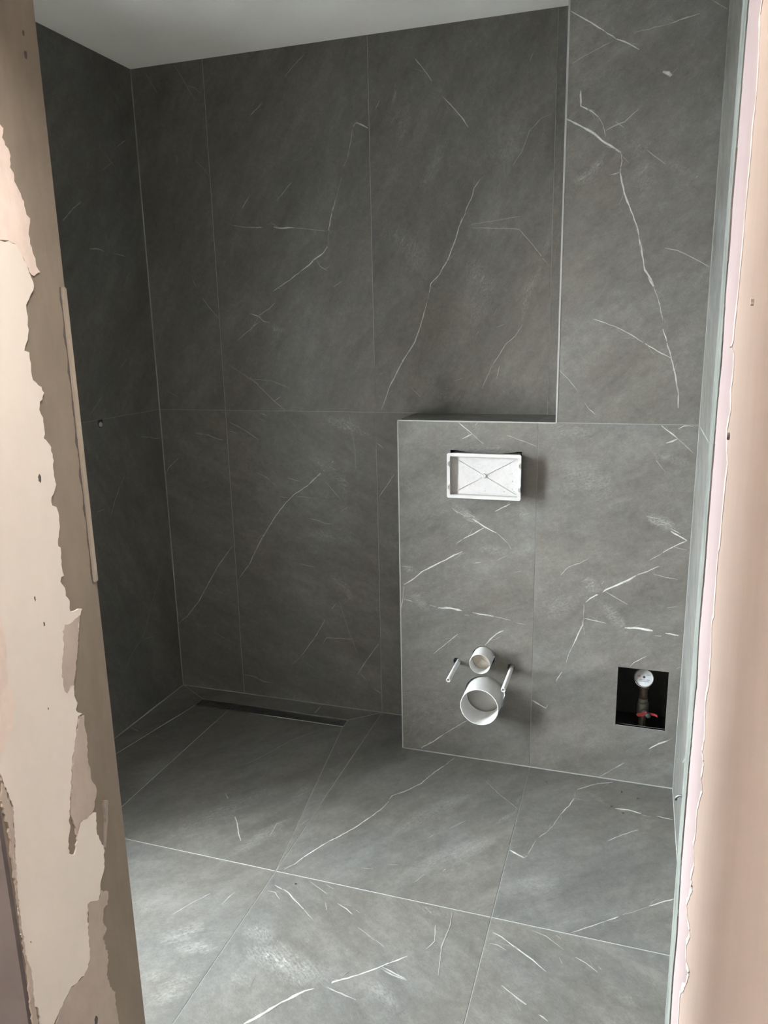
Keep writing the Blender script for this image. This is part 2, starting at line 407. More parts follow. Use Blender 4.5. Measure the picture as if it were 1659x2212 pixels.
  (0.5,5.2,0,[1.55,-1.144,1.59,-1.169,1.614,-1.181,1.661,-1.209]),
  (0.6,43.4,1,[1.515,-1.2,1.562,-1.213]),
  (0.5,18.6,1,[1.888,-0.961,1.91,-0.982]),
  (0.4,31.0,1,[1.789,-1.089,1.852,-1.119]),
  (0.6,37.2,1,[1.61,-1.182,1.645,-1.187]),
 ],
 'R': [
  (0.7,6.5,0,[-0.248,1.164,-0.416,1.164,-0.57,1.164]),
  (0.5,6.5,0,[-0.509,0.256,-0.592,0.32]),
 ],
}
PLASTER = {
 'cream_edge': [(-1.9554,1.555),(-1.7609,1.568),(-1.7475,1.569),(-1.7372,1.566),(-1.7263,1.55),(-1.7157,1.528),(-1.7123,1.514),(-1.7184,1.504),(-1.7274,1.493),(-1.7312,1.479),(-1.7308,1.457),(-1.7379,1.44),(-1.7439,1.43),(-1.7357,1.427),(-1.7357,1.402),(-1.7349,1.39),(-1.7202,1.38),(-1.7172,1.371),(-1.7267,1.359),(-1.73,1.349),(-1.7244,1.337),(-1.7243,1.32),(-1.7276,1.309),(-1.7185,1.299),(-1.7146,1.285),(-1.7164,1.265),(-1.7159,1.249),(-1.7143,1.24),(-1.7184,1.234),(-1.7264,1.224),(-1.7267,1.213),(-1.7194,1.209),(-1.7174,1.201),(-1.7188,1.174),(-1.7249,1.157),(-1.7205,1.144),(-1.7231,1.118),(-1.7203,1.105),(-1.7269,1.105),(-1.7296,1.099),(-1.7217,1.087),(-1.7221,1.075),(-1.7153,1.065),(-1.7163,1.048),(-1.6993,1.047),(-1.6911,1.044),(-1.7,1.032),(-1.7055,1.009),(-1.7142,0.977),(-1.7281,0.935),(-1.7265,0.934),(-1.7289,0.919),(-1.7244,0.904),(-1.7294,0.895),(-1.7173,0.882),(-1.7263,0.882),(-1.7299,0.871),(-1.7422,0.838),(-1.7517,0.812),(-1.762,0.77),(-1.7683,0.742),(-1.7731,0.713),(-1.7785,0.701),(-1.7802,0.68),(-1.7693,0.672),(-1.7581,0.697),(-1.7501,0.714),(-1.7358,0.713),(-1.7191,0.713),(-1.7123,0.708),(-1.7155,0.676),(-1.7097,0.652),(-1.7043,0.637),(-1.7059,0.615),(-1.7128,0.596),(-1.7205,0.585),(-1.7285,0.559),(-1.7428,0.566),(-1.7496,0.57),(-1.755,0.571),(-1.7616,0.519),(-1.7634,0.485),(-1.77,0.467),(-1.7822,0.46),(-1.8101,0.466),(-1.8236,0.459),(-1.8293,0.456),(-1.8447,0.445),(-1.8565,0.434),(-1.8773,0.455),(-1.8769,0.486),(-1.883,0.505),(-1.8817,0.531),(-1.8796,0.562),(-1.8862,0.594),(-1.8861,0.613),(-1.8854,0.651),(-1.88,0.725),(-1.8704,0.815),(-1.8797,0.866),(-1.881,0.874),(-1.8861,0.907)],
 'pink_top': [(-1.9174,1.759),(-1.7363,1.71),(-1.7316,1.707),(-1.7363,1.695),(-1.7253,1.675),(-1.729,1.661),(-1.7234,1.655),(-1.7237,1.645),(-1.7152,1.631),(-1.71,1.612),(-1.7097,1.606),(-1.7032,1.602),(-1.7065,1.591),(-1.7097,1.581),(-1.7088,1.569),(-1.7019,1.541),(-1.6961,1.533),(-1.7088,1.527),(-1.7143,1.528),(-1.7263,1.55),(-1.7372,1.566),(-1.7475,1.569),(-1.7609,1.568),(-1.9554,1.555)],
 'grey_mid': [(-1.7206,1.032),(-1.6992,1.037),(-1.7055,1.009),(-1.7142,0.977),(-1.7281,0.935),(-1.7365,0.936),(-1.7443,0.929),(-1.7486,0.934),(-1.7502,0.945),(-1.7505,0.963),(-1.7443,0.99),(-1.7382,1.007),(-1.7386,1.025),(-1.732,1.034)],
 'grey_low': [(-1.7295,0.873),(-1.7243,0.883),(-1.7144,0.878),(-1.715,0.852),(-1.7141,0.836),(-1.7172,0.805),(-1.7153,0.771),(-1.7062,0.746),(-1.7103,0.732),(-1.7187,0.715),(-1.7342,0.711),(-1.7517,0.715),(-1.7613,0.7),(-1.7621,0.717),(-1.7667,0.741),(-1.7517,0.812),(-1.7422,0.838)],
 'grey_foot': [(-1.7521,0.589),(-1.7476,0.583),(-1.7478,0.57),(-1.7285,0.559),(-1.7191,0.569),(-1.7054,0.555),(-1.7105,0.535),(-1.7206,0.535),(-1.7253,0.517),(-1.7191,0.494),(-1.73,0.488),(-1.7223,0.448),(-1.7314,0.416),(-1.7278,0.388),(-1.7165,0.368),(-1.7186,0.341),(-1.716,0.29),(-1.8537,0.431),(-1.8293,0.456),(-1.8101,0.466),(-1.7822,0.46),(-1.7675,0.471),(-1.7616,0.519),(-1.755,0.571)],
 'ridge': [(-1.6953,0.718),(-1.6846,0.712),(-1.6901,0.682),(-1.6998,0.645),(-1.7043,0.637),(-1.6958,0.683)],
 'arris': [(-1.8814,0.872),(-1.8704,0.815),(-1.8812,0.726),(-1.8854,0.651),(-1.8862,0.594),(-1.8796,0.562),(-1.883,0.505),(-1.8787,0.457),(-1.892,0.47),(-1.8854,0.599),(-1.8867,0.678),(-1.883,0.799),(-1.8884,0.831)],
 'left_grey': [(-1.8522,1.102),(-1.8443,1.086),(-1.8417,1.054),(-1.8485,0.991),(-1.8472,0.99),(-1.8409,0.962),(-1.8483,0.935),(-1.8727,0.906),(-1.8755,0.905),(-1.8902,0.914)],
 'brown_edge': [(-1.8497,1.727),(-1.8445,1.696),(-1.8373,1.688),(-1.8453,1.668),(-1.8533,1.649),(-1.8568,1.623),(-1.8516,1.603),(-1.8534,1.579),(-1.8499,1.556),(-1.8462,1.532),(-1.848,1.506),(-1.8443,1.481),(-1.8404,1.455),(-1.8365,1.444),(-1.836,1.429),(-1.8209,1.424),(-1.8477,1.421),(-1.8554,1.403),(-1.8497,1.386),(-1.8612,1.371),(-1.8438,1.352),(-1.8575,1.334),(-1.8708,1.325),(-1.8653,1.307),(-1.8635,1.293),(-1.8607,1.271),(-1.8627,1.251),(-1.8529,1.236),(-1.8539,1.217),(-1.857,1.195),(-1.8611,1.181),(-1.8478,1.168),(-1.8623,1.142),(-1.864,1.112),(-1.8496,1.089),(-1.8591,1.069),(-1.8674,1.06),(-1.8529,1.035),(-1.8788,1.038),(-1.8646,1.013),(-1.8851,1.012),(-1.853,0.973),(-1.8574,0.948),(-1.8464,0.925),(-1.8662,0.918),(-1.8452,0.882),(-1.8696,0.893),(-1.844,0.86),(-1.8263,0.84),(-1.8452,0.836),(-1.8827,0.849),(-1.8567,0.815),(-1.8657,0.797),(-1.9027,0.821),(-1.879,0.786),(-1.8318,0.727),(-1.8379,0.71),(-1.8393,0.696),(-1.8571,0.646)],
 'mortar_edge': [(-1.6857,1.792),(-1.7033,1.745),(-1.6999,1.72),(-1.6993,1.686),(-1.6992,1.66),(-1.6982,1.616),(-1.6941,1.565),(-1.7016,1.527),(-1.6992,1.481),(-1.7069,1.442),(-1.7135,1.407),(-1.7054,1.361),(-1.7048,1.32),(-1.7042,1.277),(-1.7037,1.233),(-1.7077,1.194),(-1.7044,1.151),(-1.7019,1.094),(-1.7195,1.046),(-1.7112,1.011),(-1.7107,0.961),(-1.7057,0.913),(-1.7021,0.862),(-1.7014,0.807),(-1.7105,0.758),(-1.7196,0.709),(-1.7115,0.656),(-1.713,0.61),(-1.7201,0.575),(-1.732,0.507)],
 'bead': [(-1.6509,1.545),(-1.6539,1.439),(-1.6611,1.438),(-1.6632,1.172),(-1.6659,1.111),(-1.6627,1.075),(-1.6518,1.074),(-1.6468,1.229),(-1.6457,1.438)],
 'dents': [(-1.6753,1.808),(-1.675,1.834),(-1.7458,1.255),(-1.7712,1.049),(-1.7825,1.091),(-1.8726,0.603),(-1.7678,0.362),(-1.7844,0.924)],
 'right_dents': [(-1.9487,1.461),(-1.8655,1.349)],
}

# ------------------------------------------------------------------ materials
def mat(name):
    m = bpy.data.materials.new(name)
    m.use_nodes = True
    return m, m.node_tree.nodes, m.node_tree.links, m.node_tree.nodes['Principled BSDF']

class NT:
    def __init__(s, name):
        s.m, s.n, s.l, s.p = mat(name)
    def node(s, t, **kw):
        x = s.n.new(t)
        for k, v in kw.items():
            if k.startswith('_'):
                setattr(x, k[1:], v)
        return x
    def put(s, sock, v):
        if hasattr(v, 'is_linked'):
            s.l.new(v, sock)
        else:
            sock.default_value = v
    def math(s, op, a, b=0.0, clamp=False):
        x = s.n.new('ShaderNodeMath'); x.operation = op; x.use_clamp = clamp
        s.put(x.inputs[0], a); s.put(x.inputs[1], b)
        return x.outputs[0]
    def noise(s, vec, scale, detail=4, rough=0.55, dist=0.0):
        x = s.n.new('ShaderNodeTexNoise')
        s.l.new(vec, x.inputs['Vector'])
        x.inputs['Scale'].default_value = scale
        x.inputs['Detail'].default_value = detail
        x.inputs['Roughness'].default_value = rough
        x.inputs['Distortion'].default_value = dist
        return x.outputs['Fac']
    def mapr(s, v, a, b, c=0.0, d=1.0, smooth=False):
        x = s.n.new('ShaderNodeMapRange')
        if smooth: x.interpolation_type = 'SMOOTHSTEP'
        s.put(x.inputs['Value'], v)
        for i, q in zip(('From Min', 'From Max', 'To Min', 'To Max'), (a, b, c, d)):
            x.inputs[i].default_value = q
        return x.outputs['Result']
    def mix(s, f, a, b):
        x = s.n.new('ShaderNodeMix'); x.data_type = 'RGBA'
        s.put(x.inputs[0], f); s.put(x.inputs[6], a); s.put(x.inputs[7], b)
        return x.outputs[2]
    def ramp(s, v, stops):
        x = s.n.new('ShaderNodeValToRGB')
        e = x.color_ramp.elements
        while len(e) < len(stops): e.new(0.5)
        for q, (p, c) in zip(e, stops):
            q.position = p; q.color = (*c, 1)
        s.l.new(v, x.inputs[0])
        return x.outputs[0]
    def scaled(s, vec, sc):
        x = s.n.new('ShaderNodeMapping'); x.inputs['Scale'].default_value = sc
        s.l.new(vec, x.inputs['Vector'])
        return x.outputs[0]
    def bump(s, h, strength, dist):
        x = s.n.new('ShaderNodeBump')
        x.inputs['Strength'].default_value = strength
        x.inputs['Distance'].default_value = dist
        s.l.new(h, x.inputs['Height']); s.l.new(x.outputs[0], s.p.inputs['Normal'])

def stone_material():
    t = NT('stone_tile')
    uv = t.node('ShaderNodeUVMap', _uv_map='flow').outputs[0]
    st = t.scaled(uv, (1, 2.8, 1))
    st2 = t.scaled(uv, (1, 1.7, 1))
    n1 = t.noise(st, 2.3, 6, .62, .4)
    n2 = t.noise(st2, 11, 8, .68, .2)
    n3 = t.noise(uv, 55, 5, .6)
    n4 = t.noise(uv, 330, 3, .6)
    n5 = t.noise(st2, 120, 4, .65)
    s = t.math('ADD', t.math('MULTIPLY', n1, .30), t.math('MULTIPLY', n2, .25))
    s = t.math('ADD', s, t.math('MULTIPLY', n3, .16))
    s = t.math('ADD', t.math('ADD', s, t.math('MULTIPLY', n4, .14)), t.math('MULTIPLY', n5, .15))
    base = t.ramp(t.mapr(s, .395, .605), [(0, (0.066, 0.0655, 0.0615)), (.5, (0.0978, 0.0970, 0.0916)), (1, (0.143, 0.1415, 0.135))])
    warm = t.mapr(t.noise(uv, 2.1, 4, .6), .38, .62, .1, .8, True)
    base = t.mix(warm, base, t.ramp(t.mapr(s, .395, .605), [(0, (0.068, 0.0637, 0.055)), (.5, (0.1016, 0.0955, 0.0832)), (1, (0.146, 0.139, 0.123))]))
    # hair-thin pale lines in the print
    n6 = t.noise(st2, 4.5, 7, .62, .8)
    hair = t.mapr(t.math('ABSOLUTE', t.math('SUBTRACT', n6, .5)), 0, .013, 1, 0, True)
    msk = t.mapr(t.noise(uv, 3.1, 3, .6), .52, .68, 0, .06, True)
    hair = t.math('MULTIPLY', hair, msk)
    n8 = t.noise(t.scaled(uv, (1, 4.5, 1)), 24, 6, .7, .15)
    n9 = t.noise(uv, 95, 4, .7, .6)
    web = t.math('MULTIPLY', t.mapr(n8, .46, .72, 0, 1, True), t.mapr(n9, .42, .62, .15, 1, True))
    at = t.node('ShaderNodeAttribute', _attribute_name='vein')
    sep = t.node('ShaderNodeSeparateColor')
    t.l.new(at.outputs['Color'], sep.inputs[0])
    vein, haze = sep.outputs[0], sep.outputs[1]
    brk = t.mapr(t.noise(uv, 85, 4, .65), .3, .6, .7, 1.0)
    vf = t.math('MULTIPLY', vein, brk)
    hz = t.math('MULTIPLY', haze, t.math('ADD', t.math('MULTIPLY', web, .7), t.mapr(n5, .38, .66, 0, .26)))
    fac = t.math('ADD', t.math('MAXIMUM', vf, hz), hair, True)
    col = t.mix(fac, base, (.50, .50, .482, 1))
    t.l.new(col, t.p.inputs['Base Color'])
    t.put(t.p.inputs['Roughness'], t.mapr(n2, .3, .7, .46, .36))
    t.p.inputs['Specular IOR Level'].default_value = .42
    t.bump(t.math('ADD', n2, t.math('MULTIPLY', n3, .6)), .12, .0015)
    return t.m

def rough_material(name, stops, scale=9, rough=.9, bump=.5, dist=.002, stretch=(1, 1, 1), fine=70):
    t = NT(name)
    tc = t.node('ShaderNodeTexCoord').outputs['Object']
    v = t.scaled(tc, stretch)
    a = t.noise(v, scale, 6, .6)
    b = t.noise(v, fine, 5, .6)
    s = t.math('ADD', t.math('MULTIPLY', a, .7), t.math('MULTIPLY', b, .3))
    t.l.new(t.ramp(t.mapr(s, .33, .67), stops), t.p.inputs['Base Color'])
    t.p.inputs['Roughness'].default_value = rough
    t.p.inputs['Specular IOR Level'].default_value = .25
    t.bump(s, bump, dist)
    return t.m

def around(c, lo=.88, hi=1.1):
    return [(0, tuple(x * lo for x in c)), (.5, c), (1, tuple(min(.95, x * hi) for x in c))]

def plain(name, c, rough=.5, metal=0.0, lo=.94, hi=1.05, scale=30, bump=.05):
    t = NT(name)
    tc = t.node('ShaderNodeTexCoord').outputs['Object']
    a = t.noise(tc, scale, 5, .6)
    t.l.new(t.ramp(t.mapr(a, .3, .7), around(c, lo, hi)), t.p.inputs['Base Color'])
    t.p.inputs['Roughness'].default_value = rough
    t.p.inputs['Metallic'].default_value = metal
    if bump: t.bump(a, bump, .001)
    return t.m

def glass_material():
    m, n, l, p = mat('window_glass')
    n.remove(p)
    tr, gl, mx, fr = n.new('ShaderNodeBsdfTransparent'), n.new('ShaderNodeBsdfGlossy'), n.new('ShaderNodeMixShader'), n.new('ShaderNodeFresnel')
    tr.inputs[0].default_value = (.95, .97, .96, 1)
    gl.inputs['Roughness'].default_value = .02
    l.new(fr.outputs[0], mx.inputs[0]); l.new(tr.outputs[0], mx.inputs[1]); l.new(gl.outputs[0], mx.inputs[2])
    l.new(mx.outputs[0], n['Material Output'].inputs[0])
    return m

M = {
    'stone': stone_material(),
    'bisque': plain('tile_edge', (.485, .485, .462), .7),
    'grout': rough_material('grout', around((.190, .194, .187)), 40, .9, .3, .0008),
    'ceiling': rough_material('ceiling_paint', around((.87, .88, .87), .97, 1.02), 6, .95, .08, .001),
    'profile': plain('edge_profile', (.262, .265, .262), .4),
    'wallbase': rough_material('render_coat', around((.32, .30, .27)), 6),
    'brown_l': rough_material('brown_basecoat', around((.225, .19, .15), .82, 1.14), 7, .92, .7, .003, (1, 1, .3), 45),
    'cream': rough_material('cream_plaster', around((.660, .614, .558), .96, 1.03), 5, .9, .25, .0012, (1, 1, .5), 60),
    'pinkgrey': rough_material('pinkgrey_filler', around((.667, .570, .513), .86, 1.1), 18, .92, .8, .003, (1, 1, .6), 60),
    'greyfill': rough_material('grey_filler', around((.42, .36, .315), .88, 1.1), 16, .92, .6, .002, (1, 1, .5), 60),
    'beadfill': rough_material('bead_filler', around((.31, .27, .225), .85, 1.15), 16, .92, .5, .002, (1, 1, .3), 60),
    'mauve': rough_material('mauve_render', around((.116, .098, .095), .9, 1.08), 5, .93, .4, .002),
    'brown_r': rough_material('tan_plaster', around((.216, .166, .139), .92, 1.06), 4, .9, .3, .002, (1, 1, .35), 40),
    'pink': rough_material('pink_primer', around((.171, .134, .132), .95, 1.05), 22, .85, .25, .001, (1, 1, .35), 90),
    'mortar': rough_material('pale_mortar', around((.083, .089, .081), .45, 1.3), 34, .92, 1.0, .006, (1, 1, .22), 120),
    'chip': rough_material('white_chips', around((.288, .249, .229), .85, 1.12), 60, .9, .6, .002),
    'hole_shade': plain('painted_hole_shade', (.09, .08, .075), .95),  # dark colour painted as the shade in holes, cracks, gaps and slits
    'white': plain('white_plastic', (.395, .387, .384), .38, 0, .97, 1.02),
    'dusty': plain('dusty_white_plastic', (.359, .352, .349), .6, 0, .90, 1.03, 120, .35),
    'pvc': plain('white_pvc', (.526, .526, .521), .32, 0, .95, 1.03, 24),
    'cap': plain('grey_pipe_cap', (.323, .323, .308), .5),
    'creamcap': plain('cream_pipe_cap', (.477, .439, .377), .5, 0, .8, 1.06, 40),
    'black': plain('painted_cavity_shade', (.014, .015, .016), .95, 0, .8, 1.2),  # near-black painted as the shade inside hollows
    'hatch_shade': rough_material('painted_hatch_shade', around((.035, .035, .034), .6, 1.3), 12),  # shade of the hatch interior put into the colour
    'brass': plain('shaded_brass', (.10, .075, .05), .5, .5, .6, 1.2, 60),  # brass darkened to carry the shade inside the hatch
    'zinc': plain('shaded_zinc', (.12, .115, .10), .45, .5, .7, 1.15, 50),  # zinc darkened likewise, hatch shade in the colour
    'red': plain('red_handle', (.26, .025, .025), .4, 0, .8, 1.2, 60),  # red lowered for the shade inside the hatch
    'dial': plain('dial_face', (.308, .320, .331), .35),  # white lowered for the shade inside the hatch
    'ink': plain('black_ink', (.02, .02, .02), .6),
    'rust': plain('faded_red_print', (.33, .16, .13), .6),
    'steel': plain('brushed_steel', (.42, .42, .41), .32, 1.0, .9, 1.06, 60),
    'darksteel': plain('dark_steel', (.05, .05, .049), .5, .25, .85, 1.1, 60),
    'nail': plain('nail_steel', (.07, .075, .078), .5, .3),
    'frame': plain('window_frame_white', (.78, .79, .79), .4),
    'sillstone': plain('bounce_damping_stone', (.10, .10, .097), .5),  # dark tone chosen to damp light bouncing off unseen sill and reveal
    'glass': glass_material(),
    'hall': rough_material('hall_plaster', around((.62, .52, .43), .95, 1.04), 4),
    'hallfloor': rough_material('screed', around((.30, .29, .27)), 5),
    'earth': rough_material('outside_ground', around((.27, .275, .27)), .5),
    'crumb': plain('mortar_crumb', (.06, .055, .05), .9),
}

# ------------------------------------------------------------------ builders
def link(name, me, parent=None, kind=None, label=None, cat=None, group=None):
    o = bpy.data.objects.new(name, me)
    COL.objects.link(o)
    if parent: o.parent = parent
    for k, v in (('kind', kind), ('label', label), ('category', cat), ('group', group)):
        if v: o[k] = v
    return o

def mesh(name, vs, fs, mats, idx=None, smooth=False):
    me = bpy.data.meshes.new(name)
    me.from_pydata([tuple(v) for v in vs], [], fs)
    for m in (mats if isinstance(mats, list) else [mats]):
        me.materials.append(M[m])
    if idx: me.polygons.foreach_set('material_index', idx)
    if smooth: me.polygons.foreach_set('use_smooth', [True] * len(me.polygons))
    me.validate(); me.update()
    return me

class MB:
    """collects simple shapes into one mesh"""
    def __init__(s): s.v, s.f, s.sm = [], [], []
    def add(s, vs, fs, smooth=False):
        n = len(s.v); s.v += [Vector(v) for v in vs]
        s.f += [[i + n for i in f] for f in fs]; s.sm += [smooth] * len(fs)
        return s
    def box(s, a, b, bev=0.0):
        x0, y0, z0 = (min(p, q) for p, q in zip(a, b)); x1, y1, z1 = (max(p, q) for p, q in zip(a, b))
        if bev <= 0:
            vs = [(x0,y0,z0),(x1,y0,z0),(x1,y1,z0),(x0,y1,z0),(x0,y0,z1),(x1,y0,z1),(x1,y1,z1),(x0,y1,z1)]
            return s.add(vs, [(0,3,2,1),(4,5,6,7),(0,1,5,4),(1,2,6,5),(2,3,7,6),(3,0,4,7)])
        import bmesh
        bm = bmesh.new()
        bmesh.ops.create_cube(bm, size=1)
        for v in bm.verts:
            v.co = Vector(((x0+x1)/2+v.co.x*(x1-x0), (y0+y1)/2+v.co.y*(y1-y0), (z0+z1)/2+v.co.z*(z1-z0)))
        bmesh.ops.bevel(bm, geom=bm.edges[:], offset=bev, segments=2, affect='EDGES')
        bm.verts.index_update()
        s.add([v.co.copy() for v in bm.verts], [[v.index for v in f.verts] for f in bm.faces]); bm.free()
        return s
    def lathe(s, base, axis, prof, n=40, ref=None):
        """prof: list of (along axis, radius); open profile"""
        ax = Vector(axis).normalized()
        r = Vector(ref) if ref else (Vector((0,0,1)) if abs(ax.z) < .9 else Vector((1,0,0)))
        u = ax.cross(r).normalized(); w = ax.cross(u)
        vs = []
        for h, rad in prof:
            for k in range(n):
                a = 2*math.pi*k/n
                vs.append(Vector(base)+ax*h+(u*math.cos(a)+w*math.sin(a))*max(rad, 1e-5))
        fs = []
        for i in range(len(prof)-1):
            for k in range(n):
                fs.append((i*n+k, i*n+(k+1)%n, (i+1)*n+(k+1)%n, (i+1)*n+k))
        return s.add(vs, fs, True)
    def tube(s, pts, r, n=10):
        ps = [Vector(p) for p in pts]; vs = []; fs = []
        up = Vector((.13,.29,.95))
        for i, p in enumerate(ps):
            t = (ps[min(i+1,len(ps)-1)]-ps[max(i-1,0)]).normalized()
            u = t.cross(up).normalized(); w = t.cross(u)
            for k in range(n):
                a = 2*math.pi*k/n; vs.append(p+(u*math.cos(a)+w*math.sin(a))*r)
        for i in range(len(ps)-1):
            for k in range(n): fs.append((i*n+k, i*n+(k+1)%n, (i+1)*n+(k+1)%n, (i+1)*n+k))
        fs.append(tuple(range(n-1,-1,-1))); fs.append(tuple(range((len(ps)-1)*n, len(ps)*n)))
        return s.add(vs, fs, True)
    def build(s, name, m, parent=None, origin=None, **kw):
        vs = [v-Vector(origin) for v in s.v] if origin else s.v
        me = mesh(name, vs, s.f, m)
        if len(me.polygons) == len(s.sm): me.polygons.foreach_set('use_smooth', s.sm)
        o = link(name, me, parent, **kw)
        if origin: o.location = origin
        return o

def empty(name, loc, label, cat, group=None):
    o = link(name, None, None, None, label, cat, group)
    o.location = loc
    return o

def settle(root):
    """children were modelled in world coordinates: keep them there under a moved parent"""
    bpy.context.view_layer.update()
    for c in root.children: c.matrix_parent_inverse = root.matrix_world.inverted()

# planes: 2-D (p, q) -> 3-D, with outward normal
PLANES = {
    'K': (lambda p, q: Vector((p, 0, q)), Vector((0, -1, 0))),
    'X': (lambda p, q: Vector((p, -D, q)), Vector((0, -1, 0))),
    'L': (lambda p, q: Vector((0, p, q)), Vector((1, 0, 0))),
    'R': (lambda p, q: Vector((XR, p, q)), Vector((-1, 0, 0))),
    'F': (lambda p, q: Vector((p, q, 0)), Vector((0, 0, 1))),
}
def inside(p, q, poly):
    c = False; n = len(poly)
    for i in range(n):
        (x1, y1), (x2, y2) = poly[i], poly[(i+1) % n]
        if (y1 > q) != (y2 > q) and p < (x2-x1)*(q-y1)/(y2-y1)+x1: c = not c
    return c
def area(poly):
    return .5*sum(poly[i][0]*poly[(i+1)%len(poly)][1]-poly[(i+1)%len(poly)][0]*poly[i][1] for i in range(len(poly)))
def inset(poly, g):
    if area(poly) < 0: poly = poly[::-1]
    n = len(poly); out = []
    for i in range(n):
        a, b, c = Vector(poly[i-1]), Vector(poly[i]), Vector(poly[(i+1) % n])
        d1, d2 = (b-a).normalized(), (c-b).normalized()
        n1, n2 = Vector((-d1.y, d1.x)), Vector((-d2.y, d2.x))
        k = 1+n1.dot(n2)
        out.append(tuple(b+(n1+n2)*(g/max(k, .004))))
    return out
def circle(cx, cy, r, n=40, ph=0.0):
    return [(cx+r*math.cos(ph+2*math.pi*k/n), cy+r*math.sin(ph+2*math.pi*k/n)) for k in range(n)]
def fill(outer, holes):
    """triangles of a flat shape with holes"""
    loops = [outer]+holes
    vs = [Vector(p) for L in loops for p in L]; es = []; k = 0
    for L in loops:
        es += [(k+i, k+(i+1) % len(L)) for i in range(len(L))]; k += len(L)
    v, e, f, *_ = delaunay_2d_cdt(vs, es, [], 0, 1e-7)
    keep = []
    for t in f:
        cx = sum(v[i].x for i in t)/len(t); cy = sum(v[i].y for i in t)/len(t)
        if inside(cx, cy, outer) and not any(inside(cx, cy, h) for h in holes): keep.append(list(t))
    return [tuple(p) for p in v], keep
def slab(outer, holes, place, depth_vec):
    """front triangles, back triangles and sides"""
    v2, tr = fill(outer, holes)
    n = len(v2)
    front = [place(*p) for p in v2]; back = [x+depth_vec for x in front]
    nrm = -depth_vec
    fs, cnt = [], {}
    for t in tr:
        a, b, c = (front[i] for i in t[:3])
        if (b-a).cross(c-a).dot(nrm) < 0: t = t[::-1]
        fs.append(list(t))
        for i in range(len(t)):
            cnt[(t[i], t[(i+1) % len(t)])] = 1
    nf = len(fs)
    fs += [[i+n for i in t[::-1]] for t in fs[:nf]]
    for (i, j) in list(cnt):
        if (j, i) not in cnt: fs.append([j, i, i+n, j+n])
    return front+back, fs, nf

def fractal(pts, rng, jit, step):
    out = []
    for i in range(len(pts)-1):
        a, b = Vector(pts[i]), Vector(pts[i+1])
        n = max(1, int((b-a).length/step)); nn = Vector((-(b-a).y, (b-a).x)).normalized()
        for k in range(n):
            q = a.lerp(b, k/n)
            out.append(q+nn*rng.uniform(-jit, jit) if k else q)
    out.append(Vector(pts[-1]))
    return out

VEIN_RNG = random.Random(5)
_SHOOTS = {}
def offshoots(pl):
    """the traced veins plus thin side strands that leave the strong ones at a small angle"""
    if pl in _SHOOTS: return _SHOOTS[pl]
    g = random.Random(17); out = list(VEINS.get(pl, []))
    for s, w, hz, flat in VEINS.get(pl, []):
        pts = [Vector((flat[i], flat[i+1])) for i in range(0, len(flat), 2)]
        L = sum((pts[i+1]-pts[i]).length for i in range(len(pts)-1))
        if hz or s < .5 or L < .05: continue
        for k in range(int(1+L/.09)):
            i = g.randrange(len(pts)-1); p = pts[i].lerp(pts[i+1], g.random()); d = (pts[i+1]-pts[i]).normalized()
            a = g.choice((-1, 1))*g.uniform(.12, .6); d = Vector((d.x*math.cos(a)-d.y*math.sin(a), d.x*math.sin(a)+d.y*math.cos(a)))*g.choice((-1, 1))
            n = Vector((-d.y, d.x)); l = g.uniform(.012, .045)
            q = [p, p+d*l*.5+n*g.uniform(-.003, .003), p+d*l]
            out.append((s*g.uniform(.25, .5), 2.2, 0, [c for v in q for c in v]))
    _SHOOTS[pl] = out
    return out
def vein_strips(pl, poly, place, nrm, lift0):
    vs, fs, col = [], [], []
    k = lift0
    for (s, w, hz, flat) in offshoots(pl):
        pts = [(flat[i], flat[i+1]) for i in range(0, len(flat), 2)]
        mid = pts[len(pts)//2]
        a, b = Vector(pts[0]), Vector(pts[-1])
        if not (inside(*mid, poly) or inside(*((a+b)/2), poly)): continue
        cl = fractal(pts, VEIN_RNG, .0 if hz else .0009, .03 if hz else .012)
        cl = [p for p in cl if inside(p.x, p.y, poly)]
        if len(cl) < 2: continue
        hw = (w*.0005)*(1.3 if hz else .82)
        n = len(cl); k += .000004+len(cl)*.000001
        offs = (-1, -.42, .42, 1) if not hz else (-1, -.5, 0, .5, 1)
        amp = (0, 1, 1, 0) if not hz else (0, .6, 1, .6, 0)
        base = len(vs)
        for i, p in enumerate(cl):
            t = (cl[min(i+1, n-1)]-cl[max(i-1, 0)]).normalized(); nn = Vector((-t.y, t.x))
            u = i/(n-1)
            taper = max(.0, min(1, 5*min(u, 1-u)+.38)) if not hz else max(0, min(1, 3*min(u, 1-u)+.0))
            wid = hw*(.45+.55*taper)*(1 if hz else VEIN_RNG.uniform(.6, 1.25))
            st = s*(taper**.5)*(1 if hz else VEIN_RNG.uniform(.75, 1.0))
            for o, am in zip(offs, amp):
                q = p+nn*(o*wid)
                if not inside(q.x, q.y, poly):
                    for f in (.6, .3, .1, 0):
                        q = p+nn*(o*wid*f)
                        if inside(q.x, q.y, poly): break
                vs.append((q.x, q.y, k+i*.000001+offs.index(o)*.0000003)); v = min(1, st*am)
                col.append((0, v) if hz else (v, 0))
        m = len(offs)
        for i in range(n-1):
            for j in range(m-1):
                fs.append([base+i*m+j, base+i*m+j+1, base+(i+1)*m+j+1, base+(i+1)*m+j])
    out = [place(a, b)+nrm*c for a, b, c in vs]
    for f in fs:
        a, b, c = out[f[0]], out[f[1]], out[f[2]]
        if (b-a).cross(c-a).dot(nrm) < 0: f.reverse()
    return out, fs, col, [(a, b) for a, b, _ in vs]

